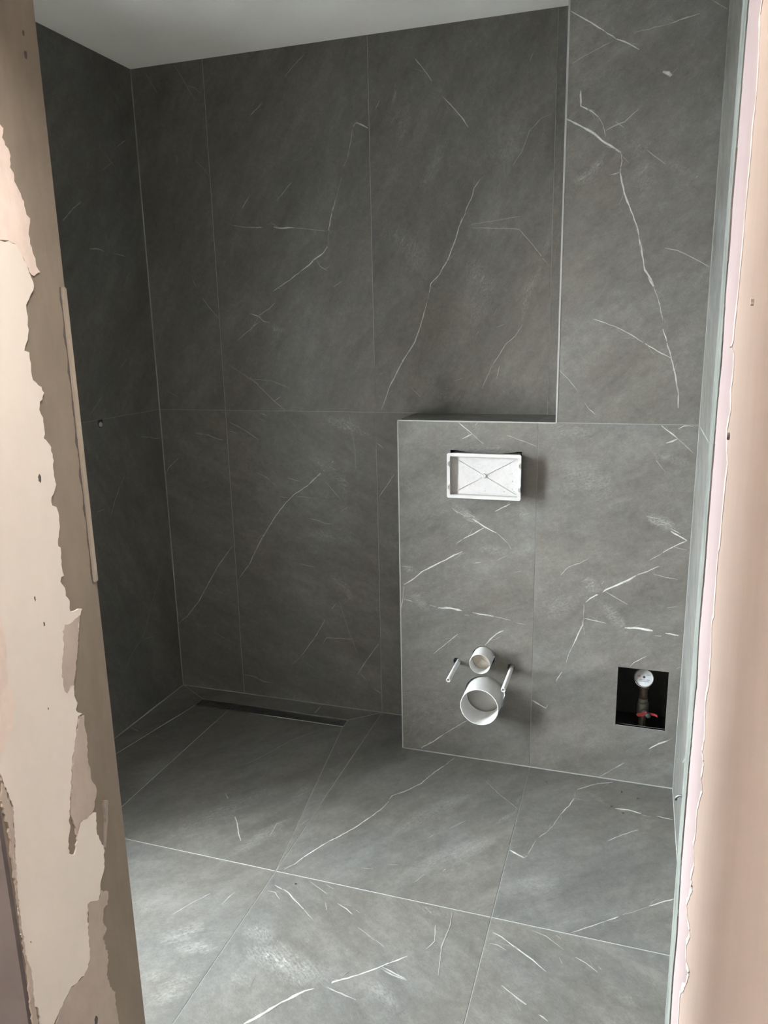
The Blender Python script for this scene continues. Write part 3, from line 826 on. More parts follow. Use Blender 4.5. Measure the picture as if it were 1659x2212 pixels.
TILE_RNG = random.Random(11)
def tile(parent, pl, poly, ang=30, holes=(), gap=.0012, place=None, nrm=None, name='tile', veins=True, thick=T):
    """one stone tile: a slab with chamfered look, its veins in the print (a colour attribute)"""
    if place is None:
        place, nrm = PLANES[pl]
    p2 = inset(poly, gap)
    lift = TILE_RNG.uniform(-.00012, .00012)
    pf = lambda p, q: place(p, q)+nrm*lift
    vs, fs, nf = slab(p2, [list(h) for h in holes], pf, -nrm*thick)
    col = [(0, 0)]*len(vs); idx = [0]*nf+[1]*(len(fs)-nf)
    half = len(vs)//2
    v2, _ = None, None
    flat = []
    # 2-D coordinates of the slab's vertices, for the print's flow
    ff, _t = fill(p2, [list(h) for h in holes])
    flat = ff+ff
    if veins:
        a, b, c, d2 = vein_strips(pl, inset(poly, gap+.0006), pf, nrm, .00006)
        n = len(vs); vs = vs+a; fs = fs+[[i+n for i in f] for f in b]; col = col+c; flat = flat+d2
        idx += [0]*len(b)
    me = mesh(name, vs, fs, ['stone', 'bisque'], idx)
    ca, sa = math.cos(math.radians(ang)), math.sin(math.radians(ang))
    ox, oy = TILE_RNG.uniform(0, 9), TILE_RNG.uniform(0, 9)
    uv = me.uv_layers.new(name='flow')
    uvs = [(ca*p+sa*q+ox, -sa*p+ca*q+oy) for p, q in flat]
    for lp in me.loops: uv.data[lp.index].uv = uvs[lp.vertex_index]
    at = me.color_attributes.new('vein', 'FLOAT_COLOR', 'POINT')
    for i, (r, g) in enumerate(col): at.data[i].color = (r, g, 0, 1)
    return link(name, me, parent)

def rect(a, b, c, d): return [(a, c), (b, c), (b, d), (a, d)]
BED = .0009   # grout lies this far below the tile faces

# ------------------------------------------------------------------ ceiling and walls
MB().box((-.3, -1.7, H), (XR+.3, .3, H+.2)).build('ceiling', 'ceiling', kind='structure')

wall_back = MB().box((-.3, BED, -.3), (XR+.3, .3, H)).build('wall_back', 'grout', kind='structure')
for a, b in ((0, J1), (J1, J2), (J2, J3), (J3, XR)):
    tile(wall_back, 'K', rect(a+(.0012 if a == 0 else 0), b, ZJ, H), 62, gap=.0009)
for a, b in ((0, J1), (J1, J2), (J2, J3)):
    tile(wall_back, 'K', rect(a+(.0012 if a == 0 else 0), b, 0, ZJ), -24, gap=.0009)

# left wall with its window opening
mb = MB()
x0, x1 = -.30, -BED
mb.box((x0, WIN_Y1, -.3), (x1, .3, H)).box((x0, -1.9, -.3), (x1, WIN_Y0, H))
mb.box((x0, WIN_Y0, -.3), (x1, WIN_Y1, WIN_Z0)).box((x0, WIN_Y0, WIN_Z1), (x1, WIN_Y1, H))
wall_left = mb.build('wall_left', 'grout', kind='structure')
PY, PZ = -.356, 1.154      # small capped outlet at the joint
notch = [(PY+.0125, ZJ), (PY+.0125, PZ-.002)]+[(PY+.0125*math.cos(a), PZ-.002-.0125*math.sin(a)) for a in (math.pi*k/8 for k in range(1, 8))]+[(PY-.0125, PZ-.002), (PY-.0125, ZJ)]
low = [(-.6, 0), (-.0022, 0), (-.0022, ZJ)]+notch+[(-.6, ZJ)]
tile(wall_left, 'L', low, -60)
tile(wall_left, 'L', rect(-.6, -.0022, ZJ, H), 50)
for a, b in ((WIN_Y1, -.6), (WIN_Y0, WIN_Y1)):
    tile(wall_left, 'L', rect(a, b, 0, WIN_Z0), -60); tile(wall_left, 'L', rect(a, b, WIN_Z1, H), 50)
tile(wall_left, 'L', rect(WIN_Y1, -.6, WIN_Z0, ZJ), -60); tile(wall_left, 'L', rect(WIN_Y1, -.6, ZJ, WIN_Z1), -60)
tile(wall_left, 'L', rect(YIN, WIN_Y0, 0, ZJ), -60); tile(wall_left, 'L', rect(YIN, WIN_Y0, ZJ, H), 50)

wall_right = MB().box((XR+BED, -1.9, -.3), (XR+.3, 0, H)).build('wall_right', 'grout', kind='structure')
for a, b in ((-.83, -D-.002), (-1.43, -.83), (YIN, -1.43)):
    tile(wall_right, 'R', rect(a, b, 0, ZJ), 40); tile(wall_right, 'R', rect(a, b, ZJ, H), 40)

# window in the left wall
win = link('window_1', None, kind='structure')
f = MB()
a, b, c, d = WIN_Y0, WIN_Y1, WIN_Z0, WIN_Z1
for p, q in (((-.29, a, c), (-.22, a+.05, d)), ((-.29, b-.05, c), (-.22, b, d)), ((-.29, a, c), (-.22, b, c+.05)), ((-.29, a, d-.05), (-.22, b, d))):
    f.box(p, q, .004)
f.build('window_frame', 'frame', win)
MB().box((-.258, a+.05, c+.05), (-.254, b-.05, d-.05)).build('pane', 'glass', win)
MB().box((-.22, a+.001, c-.01), (-.001, b-.001, c+.012), .002).build('window_sill', 'sillstone', win)
for p, q in (((-.22, a, c), (-.001, a+.010, d)), ((-.22, b-.010, c), (-.001, b, d)), ((-.22, a, d-.010), (-.001, b, d))):
    MB().box(p, q, .001).build('bounce_lining', 'sillstone', win)  # unseen dark lining, added to cut light bounced into the room
MB().box((-.220, a+.012, 1.58), (-.208, a+.036, 1.61), .002).box((-.208, a+.016, 1.50), (-.192, a+.032, 1.61), .003).build('window_handle', 'frame', win)

# ------------------------------------------------------------------ floor
DRX0, DRX1, DRY0, DRY1, DRZ = .1405, .7775, -.1325, -.0775, -.008
def zplane(pts):
    """plane through the polygon's outer heights"""
    def pl(p, q):
        if (p, q) in pts: return pts[(p, q)]
    return pl
c0, c1, c2, c3 = (0, 0), (J2, 0), (J2, YJ), (0, YJ)
d0, d1, d2, d3 = (DRX0, DRY1), (DRX1, DRY1), (DRX1, DRY0), (DRX0, DRY0)
def lerp(a, b, x):
    t = (x-a[0])/(b[0]-a[0]); return (x, a[1]+(b[1]-a[1])*t)
m0, m1 = lerp(d3, d2, J1), lerp(c3, c2, J1)
ftiles = [
    ([c0, d0, d1, c1], 20, 'back'), ([c0, c3, d3, d0], 60, 'left'), ([c1, d1, d2, c2], 50, 'right'),
    ([c3, m1, m0, d3], 50, 'front'), ([m1, c2, d2, m0], 50, 'front'),
    ([(J2, 0), (J2, YJ), (J3, YJ), (J3, -D), (XB, -D), (XB, 0)], 55, None),
    (rect(J3, XR, YJ, -D), 40, None),
    (rect(0, J1, YIN, YJ), 40, None), (rect(J1, J2, YIN, YJ), 42, None), (rect(J2, J3, YIN, YJ), -35, None), (rect(J3, XR, YIN, YJ), -35, None),
    (rect(XL, XJ, YOUT, YIN), 20, None),
]
zf = {
    'back': lambda p, q: DRZ*(-q/-DRY1), 'left': lambda p, q: DRZ*min(1, p/DRX0), 'front': lambda p, q: DRZ*max(0, min(1, (q-YJ)/(DRY0-YJ))),
    'right': lambda p, q: DRZ*max(0, min(1, (p-J2)/(DRX1-J2))) if q > DRY0 else DRZ*max(0, min(1, (J2-(J2-DRX1)*(DRY0-q)*0-p)/((J2-DRX1)))),
    None: lambda p, q: 0.0,
}
def fit_plane(poly, f):
    # heights are 0 on the outer corners and DRZ on the drain corners: exact at three corners, fourth close
    zs = [DRZ if p in (d0, d1, d2, d3, m0) else 0.0 for p in poly]
    n = len(poly); sx = sum(p[0] for p in poly)/n; sy = sum(p[1] for p in poly)/n; sz = sum(zs)/n
    a11 = sum((p[0]-sx)**2 for p in poly); a22 = sum((p[1]-sy)**2 for p in poly); a12 = sum((p[0]-sx)*(p[1]-sy) for p in poly)
    b1 = sum((p[0]-sx)*(z-sz) for p, z in zip(poly, zs)); b2 = sum((p[1]-sy)*(z-sz) for p, z in zip(poly, zs))
    det = a11*a22-a12*a12
    A, B = (b1*a22-b2*a12)/det, (b2*a11-b1*a12)/det
    return lambda p, q: sz+A*(p-sx)+B*(q-sy)
bed = MB()
fl = []
for poly, ang, key in ftiles:
    zz = fit_plane(poly, key) if key else (lambda p, q: 0.0)
    pc = poly if area(poly) > 0 else poly[::-1]
    vs_, fs_, _n = slab(pc, [], (lambda p, q, zz=zz: Vector((p, q, zz(p, q)-BED))), Vector((0, 0, -.12)))
    bed.add(vs_, fs_)
    fl.append((poly, ang, zz))
bed.box((DRX0-.01, DRY0-.01, -.14), (DRX1+.01, DRY1+.01, -.10))
floor = bed.build('floor', 'grout', kind='structure')
for poly, ang, zz in fl:
    tile(floor, 'F', poly, ang, gap=.0016, place=(lambda p, q, zz=zz: Vector((p, q, zz(p, q)))), nrm=Vector((0, 0, 1)))

# ------------------------------------------------------------------ low boxing and tall shaft on the right
CX, CZ = 1.3305, 1.000                        # flush cover
COVER_HOLE = [(1.2155, .9285), (1.4415, .9285), (1.4415, 1.0745), (1.2155, 1.0745)]
FP, DP = (1.3275, .3805), (1.3325, .2415)     # flush pipe, drain pipe
FR, DR = .0345, .0635
R0, R1 = (1.2425, .3525), (1.4225, .3515)     # fixing sleeves
HATCH = [(1.7585, .1985), (1.9095, .1985), (1.9095, .3985), (1.7585, .3985)]
def wob(cx, cy, r, seed, amt=.0012, n=44):
    g = random.Random(seed)
    return [(cx+(r+g.uniform(-amt, amt))*math.cos(2*math.pi*k/n), cy+(r+g.uniform(-amt, amt))*math.sin(2*math.pi*k/n)) for k in range(n)]
holes_l = [COVER_HOLE, wob(FP[0]+.0012, FP[1]+.0012, FR+.0032, 1, .0006), wob(DP[0]+.0015, DP[1]+.003, DR+.0056, 2, .0008), wob(R0[0]-.0048, R0[1]+.0025, .0122, 3), wob(R1[0]-.0025, R1[1]+.0040, .0122, 4)]
v_, f_, n_ = slab(rect(XB+.001, XR, 0, ZJ), holes_l+[HATCH], lambda p, q: Vector((p, -D+BED, q)), Vector((0, .011, 0)))
bx = MB().add(v_, f_)
bx.box((XB+BED, -D+.031, 0), (XB+.03, -.001, ZJ-BED))
bx.box((XB+.03, -D+.031, ZJ-.03), (XR, -.001, ZJ-BED))
bx.box((XB+BED, -D+BED, ZJ-.004), (XR, -D+.031, ZJ-BED)).box((XB+BED, -D+BED, 0), (XB+.03, -D+.031, ZJ-BED))
wall_boxing = bx.build('wall_boxing', 'grout', kind='structure')
tile(wall_boxing, 'X', rect(XB, J3, 0, ZJ), 24, holes=holes_l)
tile(wall_boxing, 'X', rect(J3, XR-.001, 0, ZJ), 24, holes=[HATCH])
topP = (lambda p, q: Vector((p, q, ZJ)))
for a, b in ((XB, J3), (J3, XC)):
    tile(wall_boxing, 'T', rect(a, b, -D+.0005, -.0005), 10, place=topP, nrm=Vector((0, 0, 1)))
tile(wall_boxing, 'S', rect(-D, 0, 0, ZJ-.0105), 40, place=(lambda p, q: Vector((XB, p, q))), nrm=Vector((-1, 0, 0)))
# edge profiles of the boxing
MB().box((XB-.0012, -D-.0008, .0), (XB+.0028, -D+.003, ZJ+.001), .0006).build('edge_profile', 'profile', wall_boxing)
MB().box((XB-.0012, -D-.0008, ZJ-.003), (XC, -D+.003, ZJ+.001), .0006).build('edge_profile', 'profile', wall_boxing)
# lining of the hatch, its inner shade painted as dark colour, open in front
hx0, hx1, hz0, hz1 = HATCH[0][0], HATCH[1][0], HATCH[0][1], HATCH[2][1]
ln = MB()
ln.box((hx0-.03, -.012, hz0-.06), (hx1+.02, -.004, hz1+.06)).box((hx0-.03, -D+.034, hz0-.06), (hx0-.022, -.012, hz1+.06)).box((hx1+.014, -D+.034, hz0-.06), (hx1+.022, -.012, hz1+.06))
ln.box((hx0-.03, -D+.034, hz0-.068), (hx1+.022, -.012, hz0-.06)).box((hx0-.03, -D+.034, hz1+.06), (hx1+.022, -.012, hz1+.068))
ln.build('hatch_lining', 'hatch_shade', wall_boxing)
MB().box((XB+.035, -D+.12, .02), (J3+.1, -D+.128, ZJ-.05)).build('cavity_shade', 'black', wall_boxing)  # black sheet painting the shade of the hollow behind the holes

wall_shaft = MB().box((XC+BED, -D+BED, ZJ), (XR, -.001, H)).build('wall_shaft', 'grout', kind='structure')
tile(wall_shaft, 'X', rect(XC, XR-.001, ZJ, H), 38)
tile(wall_shaft, 'S', rect(-D, -.001, ZJ+.001, H), 60, place=(lambda p, q: Vector((XC, p, q))), nrm=Vector((-1, 0, 0)), veins=False)
MB().box((XC-.0015, -D-.001, ZJ-.001), (XC+.0038, -D+.003, H), .0006).build('edge_profile', 'profile', wall_shaft)

# silicone in the inner corners
def seal(name, pts, side, r=.0028):
    mb = MB(); a, b = Vector(pts[0]), Vector(pts[1]); s1, s2 = Vector(side[0]), Vector(side[1])
    vs = [a, a+s1*r, a+s1*r*.42+s2*r*.42, a+s2*r, b, b+s1*r, b+s1*r*.42+s2*r*.42, b+s2*r]
    mb.add(vs, [(0,1,2,3), (7,6,5,4), (0,4,5,1), (1,5,6,2), (2,6,7,3), (3,7,4,0)])
    return mb.build(name, 'grout', kind='structure')
seal('trim_1', ((0, 0, 0), (0, 0, H)), ((1, 0, 0), (0, -1, 0)))
seal('trim_2', ((0, 0, 0), (XB, 0, 0)), ((0, -1, 0), (0, 0, 1)))
seal('trim_3', ((0, 0, 0), (0, YIN, 0)), ((1, 0, 0), (0, 0, 1)))
seal('trim_4', ((XB, -D, 0), (XR, -D, 0)), ((0, -1, 0), (0, 0, 1)))
seal('trim_5', ((XR, -D, 0), (XR, -D, H)), ((-1, 0, 0), (0, -1, 0)), .0012)
seal('trim_6', ((XR, -D, 0), (XR, YIN, 0)), ((-1, 0, 0), (0, 0, 1)), .0018)

# ------------------------------------------------------------------ door wall, reveals and hall
wf = MB()
HD = 2.0
wf.box((-.3, YOUT, -.1), (XL, YIN, H+.1))
wf.box((XJ, YOUT, -.1), (XR+.2, YIN, H+.1))
wf.box((XL, YOUT, HD), (XJ, YIN, H+.1))
wall_front = wf.build('wall_front', 'brown_l', kind='structure')
MB().box((-.3, YOUT-.006, -.1), (XL+.0005, YOUT+.001, H+.1)).build('render_coat', 'mauve', wall_front)

def patch(name, pts, m, parent, xplane, nrm, thick, seed, jit=.0017, step=.0045, clampy=None):
    g = random.Random(seed)
    pp = fractal(list(pts)+[pts[0]], g, jit, step)[:-1]
    if clampy: pp = [Vector((max(clampy[0], min(clampy[1], p.x)), p.y)) for p in pp]
    # outline, then a raised inner outline for a crumbled edge
    poly = [tuple(p) for p in pp]
    if area(poly) < 0: poly = poly[::-1]
    n = len(poly)
    vs = [Vector((xplane-nrm*.002, p, q)) for p, q in poly]
    inn = []
    for i in range(n):
        a, b, c = Vector(poly[i-1]), Vector(poly[i]), Vector(poly[(i+1) % n])
        t = (c-a); t = t.normalized() if t.length > 1e-9 else Vector((1, 0))
        inn.append(b+Vector((-t.y, t.x))*g.uniform(.0002, .0012))
    vs += [Vector((xplane+nrm*thick, p.x, p.y)) for p in inn]
    fs = [[i, (i+1) % n, n+(i+1) % n, n+i] for i in range(n)]
    v2, tr = fill([tuple(p) for p in inn], [])
    if len(v2) == n:
        fs += [[n+i for i in t] for t in tr]
    else:
        k = len(vs); vs += [Vector((xplane+nrm*thick, *p)) for p in v2]; fs += [[k+i for i in t] for t in tr]
    if nrm < 0: fs = [f[::-1] for f in fs]
    return link(name, mesh(name, vs, fs, m), parent)

CL = (YOUT-.002, YIN)
patch('plaster_patch', PLASTER['cream_edge'], 'cream', wall_front, XL, 1, .0022, 1, clampy=CL)
patch('plaster_patch', PLASTER['pink_top'], 'pinkgrey', wall_front, XL, 1, .0014, 2, .0018, clampy=CL)
patch('plaster_patch', PLASTER['grey_mid'], 'greyfill', wall_front, XL, 1, .0030, 3, clampy=CL)
patch('plaster_patch', PLASTER['grey_low'], 'greyfill', wall_front, XL, 1, .0030, 4, clampy=CL)
patch('plaster_patch', PLASTER['grey_foot'], 'greyfill', wall_front, XL, 1, .0017, 5, .0016, clampy=CL)
patch('plaster_patch', PLASTER['left_grey'], 'pinkgrey', wall_front, XL, 1, .0027, 6, clampy=CL)
patch('plaster_patch', PLASTER['arris'], 'greyfill', wall_front, XL, 1, .0034, 7, .0016, clampy=CL)
patch('plaster_patch', PLASTER['ridge'], 'chip', wall_front, XL, 1, .0045, 8, .0006, clampy=CL)
# corner bead on the far arris of the left reveal, with a dark strip painting the crack's shade
zb0, zb1 = PLASTER['bead'][5][1], 1.515
MB().box((XL-.001, YIN-.0085, zb0), (XL+.0035, YIN+.0005, zb1), .0012).build('corner_bead', 'beadfill', wall_front)
g = random.Random(21)
crk = [(YIN-.0085, zb0-.004)]+[(YIN-.0105-.004*(k % 3 == 1)*g.random()-g.uniform(0, .0012), zb0+(zb1-zb0)*k/26) for k in range(27)]+[(YIN-.0085, zb1)]
patch('crack', crk, 'hole_shade', wall_front, XL, 1, .0006, 9, .0003)  # flat dark strip in place of the crack's shade
for i, (y, z) in enumerate(PLASTER['dents']):  # dark patches paint the shade of small holes
    r = (.004, .0025, .0045, .003, .003, .0022, .006, .002)[i]
    patch('dent', [(y+r*.8*math.cos(a)*g.uniform(.7, 1.2), z+r*1.5*math.sin(a)*g.uniform(.7, 1.2)) for a in (2*math.pi*k/10 for k in range(10))], 'hole_shade', wall_front, XL, 1, .0024 if i not in (0, 1) else .0005, 30+i, .0003)
# right reveal: pink primer strip, pale mortar on the arris, tan plaster with a chipped edge
be, me_ = PLASTER['brown_edge'], PLASTER['mortar_edge']
zt, zl = 2.0, -.0
me2 = [(me_[0][0], zt)]+list(me_)+[(me_[-1][0], zl)]
be2 = [(be[0][0], zt)]+list(be)+[(be[-1][0], zl)]
patch('primer_strip', [(YIN-.02, zl), (YIN-.02, zt), (-1.90, zt), (-1.90, zl)], 'pink', wall_front, XJ, -1, .0010, 40, .0)
patch('mortar_edge', [(YIN+.0005, zt)]+me2+[(YIN+.0005, zl)], 'mortar', wall_front, XJ, -1, .0024, 41, .0014)
patch('plaster_coat', be2+[(-2.30, zl), (-2.30, zt)], 'brown_r', wall_front, XJ, -1, .0040, 42, .0016)
for za, zb in ((1.62, 1.50), (1.33, 1.12), (.93, .80), (.74, .55), (.50, .30)):
    seg = [(y, z) for y, z in fractal(me2, random.Random(77), .0012, .012) if zb < z < za]
    if len(seg) > 2: patch('gap', [(y-.0002, z) for y, z in seg]+[(y-.0026, z) for y, z in seg[::-1]], 'hole_shade', wall_front, XJ, -1, .0028, int(za*100), .0006)  # dark ragged strip paints the shade of the gap
g = random.Random(8)
fr_in = [(y+g.uniform(.0015, .0085), z) for y, z in fractal(be2, g, .001, .012)]
fr_out = [(y-.004, z) for y, z in fractal(be2, g, .001, .012)]
patch('chipped_edge', fr_in+fr_out[::-1], 'chip', wall_front, XJ, -1, .0046, 43, .0012)
for i, (y, z) in enumerate(PLASTER['right_dents']):  # second mark is a dark patch painting a hole's shade
    r = .0028
    patch('dent', [(y+r*math.cos(a), z+r*1.3*math.sin(a)) for a in (2*math.pi*k/10 for k in range(10))], ('chip', 'hole_shade')[i], wall_front, XJ, -1, .0062, 50+i, .0005)

HX, HY = 3.4, -4.6
MB().box((XJ, -2.45, -.1), (XJ+.15, YOUT, H+.1)).build('wall_hall_right', 'brown_r', kind='structure')
MB().box((-.9, YOUT-.01, -.1), (-.7, HY, H+.1)).build('wall_hall_left', 'hall', kind='structure')
MB().box((-.9, HY-.2, -.1), (HX+.2, HY, H+.1)).build('wall_hall_back', 'hall', kind='structure')
MB().box((HX, HY, -.1), (HX+.2, -2.3, H+.1)).build('wall_hall_end', 'hall', kind='structure')
MB().box((XJ+.15, -2.45, -.1), (HX+.2, -2.3, H+.1)).build('wall_hall_side', 'hall', kind='structure')
MB().box((-.9, HY-.2, -.12), (HX+.2, YOUT, -.005)).build('floor_hall', 'hallfloor', kind='structure')
MB().box((-.9, HY-.2, H+.02), (HX+.2, YIN-.05, H+.2)).build('ceiling_hall', 'ceiling', kind='structure')
MB().box((-40, -40, -3.2), (40, 40, -3.0)).build('ground', 'earth', kind='structure')

def ceiling_lamp(x, y):
    r = empty('ceiling_lamp', (x, y, H+.02), 'round white flush ceiling lamp in the hall outside the bathroom door', 'lamp')
    MB().lathe((x, y, H+.02), (0, 0, -1), [(0, .001), (0, .17), (.02, .17), (.02, .155)], 40).build('base', 'white', r)
    m, n, l, p = mat('lamp_diffuser')
    p.inputs['Emission Color'].default_value = (1, .92, .82, 1); p.inputs['Emission Strength'].default_value = 4.0
    M['diffuser'] = m
    MB().lathe((x, y, H), (0, 0, -1), [(0, .155), (.02, .150), (.035, .11), (.042, .0)], 40).build('diffuser', 'diffuser', r)
    L = bpy.data.lights.new('lamp_light', 'AREA'); L.shape = 'DISK'; L.size = .30; L.energy = LAMP_W; L.color = (1, .92, .84)
    o = bpy.data.objects.new('lamp_light', L); COL.objects.link(o); o.location = (x, y, H-.046); o.parent = r
    settle(r)
ceiling_lamp(1.42, -2.09)

# ------------------------------------------------------------------ flush cover
def flush_cover():
    y0 = -D; yf = -D-.045
    x0, x1, z0, z1 = 1.2145, 1.4465, .9290, 1.0713
    r = empty('flush_cover', (CX, y0, .929), 'white plastic protective cover box with crossed ribs over the toilet cistern opening', 'cover')
    # body: four walls of the sleeve that passes through the tile
    bx0, bx1, bz0, bz1 = x0+.0055, x1-.0075, z0+.0045, z1-.0055
    w = .003
    b = MB()
    for p, q in (((bx0, yf+.006, bz0), (bx0+w, y0+.06, bz1)), ((bx1-w, yf+.006, bz0), (bx1, y0+.06, bz1)), ((bx0, yf+.006, bz0), (bx1, y0+.06, bz0+w)), ((bx0, yf+.006, bz1-w), (bx1, y0+.06, bz1))):
        b.box(p, q)
    b.build('sleeve', 'white', r)
    # rim: frame with rounded outer corners
    def rr(a, b_, c, d_, rad, n=5):
        o = []
        for cx, cz, s in ((b_-rad, d_-rad, 0), (a+rad, d_-rad, 1), (a+rad, c+rad, 2), (b_-rad, c+rad, 3)):
            o += [(cx+rad*math.cos(math.pi/2*(s+k/n)), cz+rad*math.sin(math.pi/2*(s+k/n))) for k in range(n+1)]
        return o
    # slight in-plane twist, as fitted
    tw = .006
    pl = lambda p, q: Vector((p, yf, q-(p-CX)*tw*0))
    v, f, _ = slab(rr(x0, x1, z0, z1, .006), [rr(x0+.0100, x1-.0100, z0+.0095, z1-.0095, .003)], pl, Vector((0, .007, 0)))
    MB().add(v, f).build('rim', 'white', r)
    # recessed tray: side walls and panel
    ix0, ix1, iz0, iz1 = x0+.0095, x1-.0095, z0+.009, z1-.009; yp = yf+.016
    t = MB()
    for p, q in (((ix0, yf+.003, iz0), (ix0+.0015, yp, iz1)), ((ix1-.0015, yf+.003, iz0), (ix1, yp, iz1)), ((ix0, yf+.003, iz0), (ix1, yp, iz0+.0015)), ((ix0, yf+.003, iz1-.0015), (ix1, yp, iz1))):
        t.box(p, q)
    t.build('tray_wall', 'white', r)
    MB().box((ix0, yp, iz0), (ix1, yp+.002, iz1)).build('panel', 'dusty', r)
    cx, cz = (ix0+ix1)/2, (iz0+iz1)/2
    for sx, sz in ((1, 1), (-1, 1), (-1, -1), (1, -1)):
        a = Vector((cx+sx*.006, 0, cz+sz*.004)); b2 = Vector((cx+sx*(ix1-ix0)*.455, 0, cz+sz*(iz1-iz0)*.44))
        d = (b2-a).normalized(); nn = Vector((-d.z, 0, d.x))*.0007
        q = [a+nn, b2+nn, b2-nn, a-nn]
        vs = [Vector((p.x, yp, p.z)) for p in q]+[Vector((p.x, yp-.0022, p.z)) for p in q]
        MB().add(vs, [(0,1,2,3),(7,6,5,4),(0,4,5,1),(1,5,6,2),(2,6,7,3),(3,7,4,0)]).build('rib', 'white', r)
    MB().lathe((cx, yp, cz), (0, -1, 0), [(0, .0075), (.003, .007), (.0032, .004), (.0022, .0)], 24).build('hub', 'dusty', r)
    for x in (x0+.0048, x1-.0052):
        for z in (z0+.034, z1-.034):
            c = MB().box((x-.0034, yf-.0018, z-.0088), (x+.0034, yf+.002, z+.0088), .0006)
            co = c.build('clip', 'white', r)
            MB().box((x-.0008, yf-.0021, z-.0055), (x+.0010, yf-.0015, z+.0055)).build('slot', 'hole_shade', co)  # dark bar paints the shade in the clip's slit
    # filler splashes left on the panel
    g = random.Random(4)
    for k in range(16):
        px, pz = g.uniform(ix0+.02, ix1-.012), g.choice((g.uniform(iz0+.006, iz0+.03), g.uniform(iz0+.01, iz1-.012)))
        s = g.uniform(.0012, .0034)
        vs = [Vector((px+s*g.uniform(.6, 1.2)*math.cos(a), yp-.0002, pz+s*g.uniform(.6, 1.2)*math.sin(a))) for a in (2*math.pi*i/9 for i in range(9))]
        MB().add(vs+[Vector((px, yp-.0012, pz))], [(i, (i+1) % 9, 9) for i in range(9)], True).build('splash', 'dusty', r)
    settle(r)
flush_cover()

# ------------------------------------------------------------------ pipes
def pipe(name, c, rad, wall, out, inn, label, cat, capdepth, capmat):
    r = empty(name, (c[0], -D, c[1]), label, cat)
    base = (c[0], -D+inn, c[1]); ln = inn+out
    MB().lathe(base, (0, -1, 0), [(0, rad), (ln-.0012, rad), (ln, rad-.0008), (ln, rad-wall+.0006), (ln-.0012, rad-wall), (0, rad-wall)], 64).build('pipe_wall', 'pvc', r)
    cp = MB().lathe((c[0], -D+capdepth, c[1]), (0, -1, 0), [(0, rad-wall), (.004, rad-wall-.0035), (.004, .0)], 64).build('cap', capmat, r)
    return r, cp
r, cp = pipe('drain_pipe', DP, DR, .0032, .088, .11, 'wide white plastic drain pipe stub, the largest pipe sticking out of the tiles', 'pipe', .005, 'cap')
MB().lathe((DP[0], -D-.004, DP[1]), (0, -1, 0), [(0, .0602), (.0, .0575), (.003, .0575), (.003, .0602)], 64).build('stop_ring', 'pvc', r)
settle(r)
r, cp = pipe('flush_pipe', FP, FR, .0018, .060, .09, 'smaller round white flush pipe stub just above the wide drain pipe', 'pipe', -.016, 'creamcap')
for k, a in enumerate((2.5, 4.1, 5.75)):
    d = Vector((math.cos(a), 0, math.sin(a))); nn = Vector((-d.z, 0, d.x))*.0006
    o = Vector((FP[0], -D-.0205+.0004, FP[1]+.003))
    a_, b_ = o, o+d*(.0265)
    q = [a_+nn, b_+nn, b_-nn, a_-nn]
    MB().add([p for p in q]+[p+Vector((0, -.0035, 0)) for p in q], [(0,1,2,3),(7,6,5,4),(0,4,5,1),(1,5,6,2),(2,6,7,3),(3,7,4,0)]).build('fold', 'creamcap', r)
settle(r)

for (c, out, dx, dz, lab) in ((R0, .146, .0, .0, 'thin white fixing sleeve to the left of the two round pipes'), (R1, .166, .0, .0, 'thin white fixing sleeve to the right of the two round pipes')):
    r = empty('fixing_sleeve', (c[0], -D, c[1]), lab, 'sleeve', 'thin fixing sleeves beside the pipes')
    ax = Vector((dx, -1, dz)).normalized(); b = Vector((c[0], -D, c[1]))-ax*.08; L = .08+out
    MB().lathe(b, ax, [(0, .0072), (L-.001, .0072), (L, .0066), (L, .0052), (L-.02, .0050), (L-.02, 0)], 28).build('tube', 'pvc', r)
    MB().lathe(b, ax, [(.083, .0073), (.083, .0077), (.088, .0077), (.088, .0073)], 28).build('collar', 'cap', r)
    settle(r)

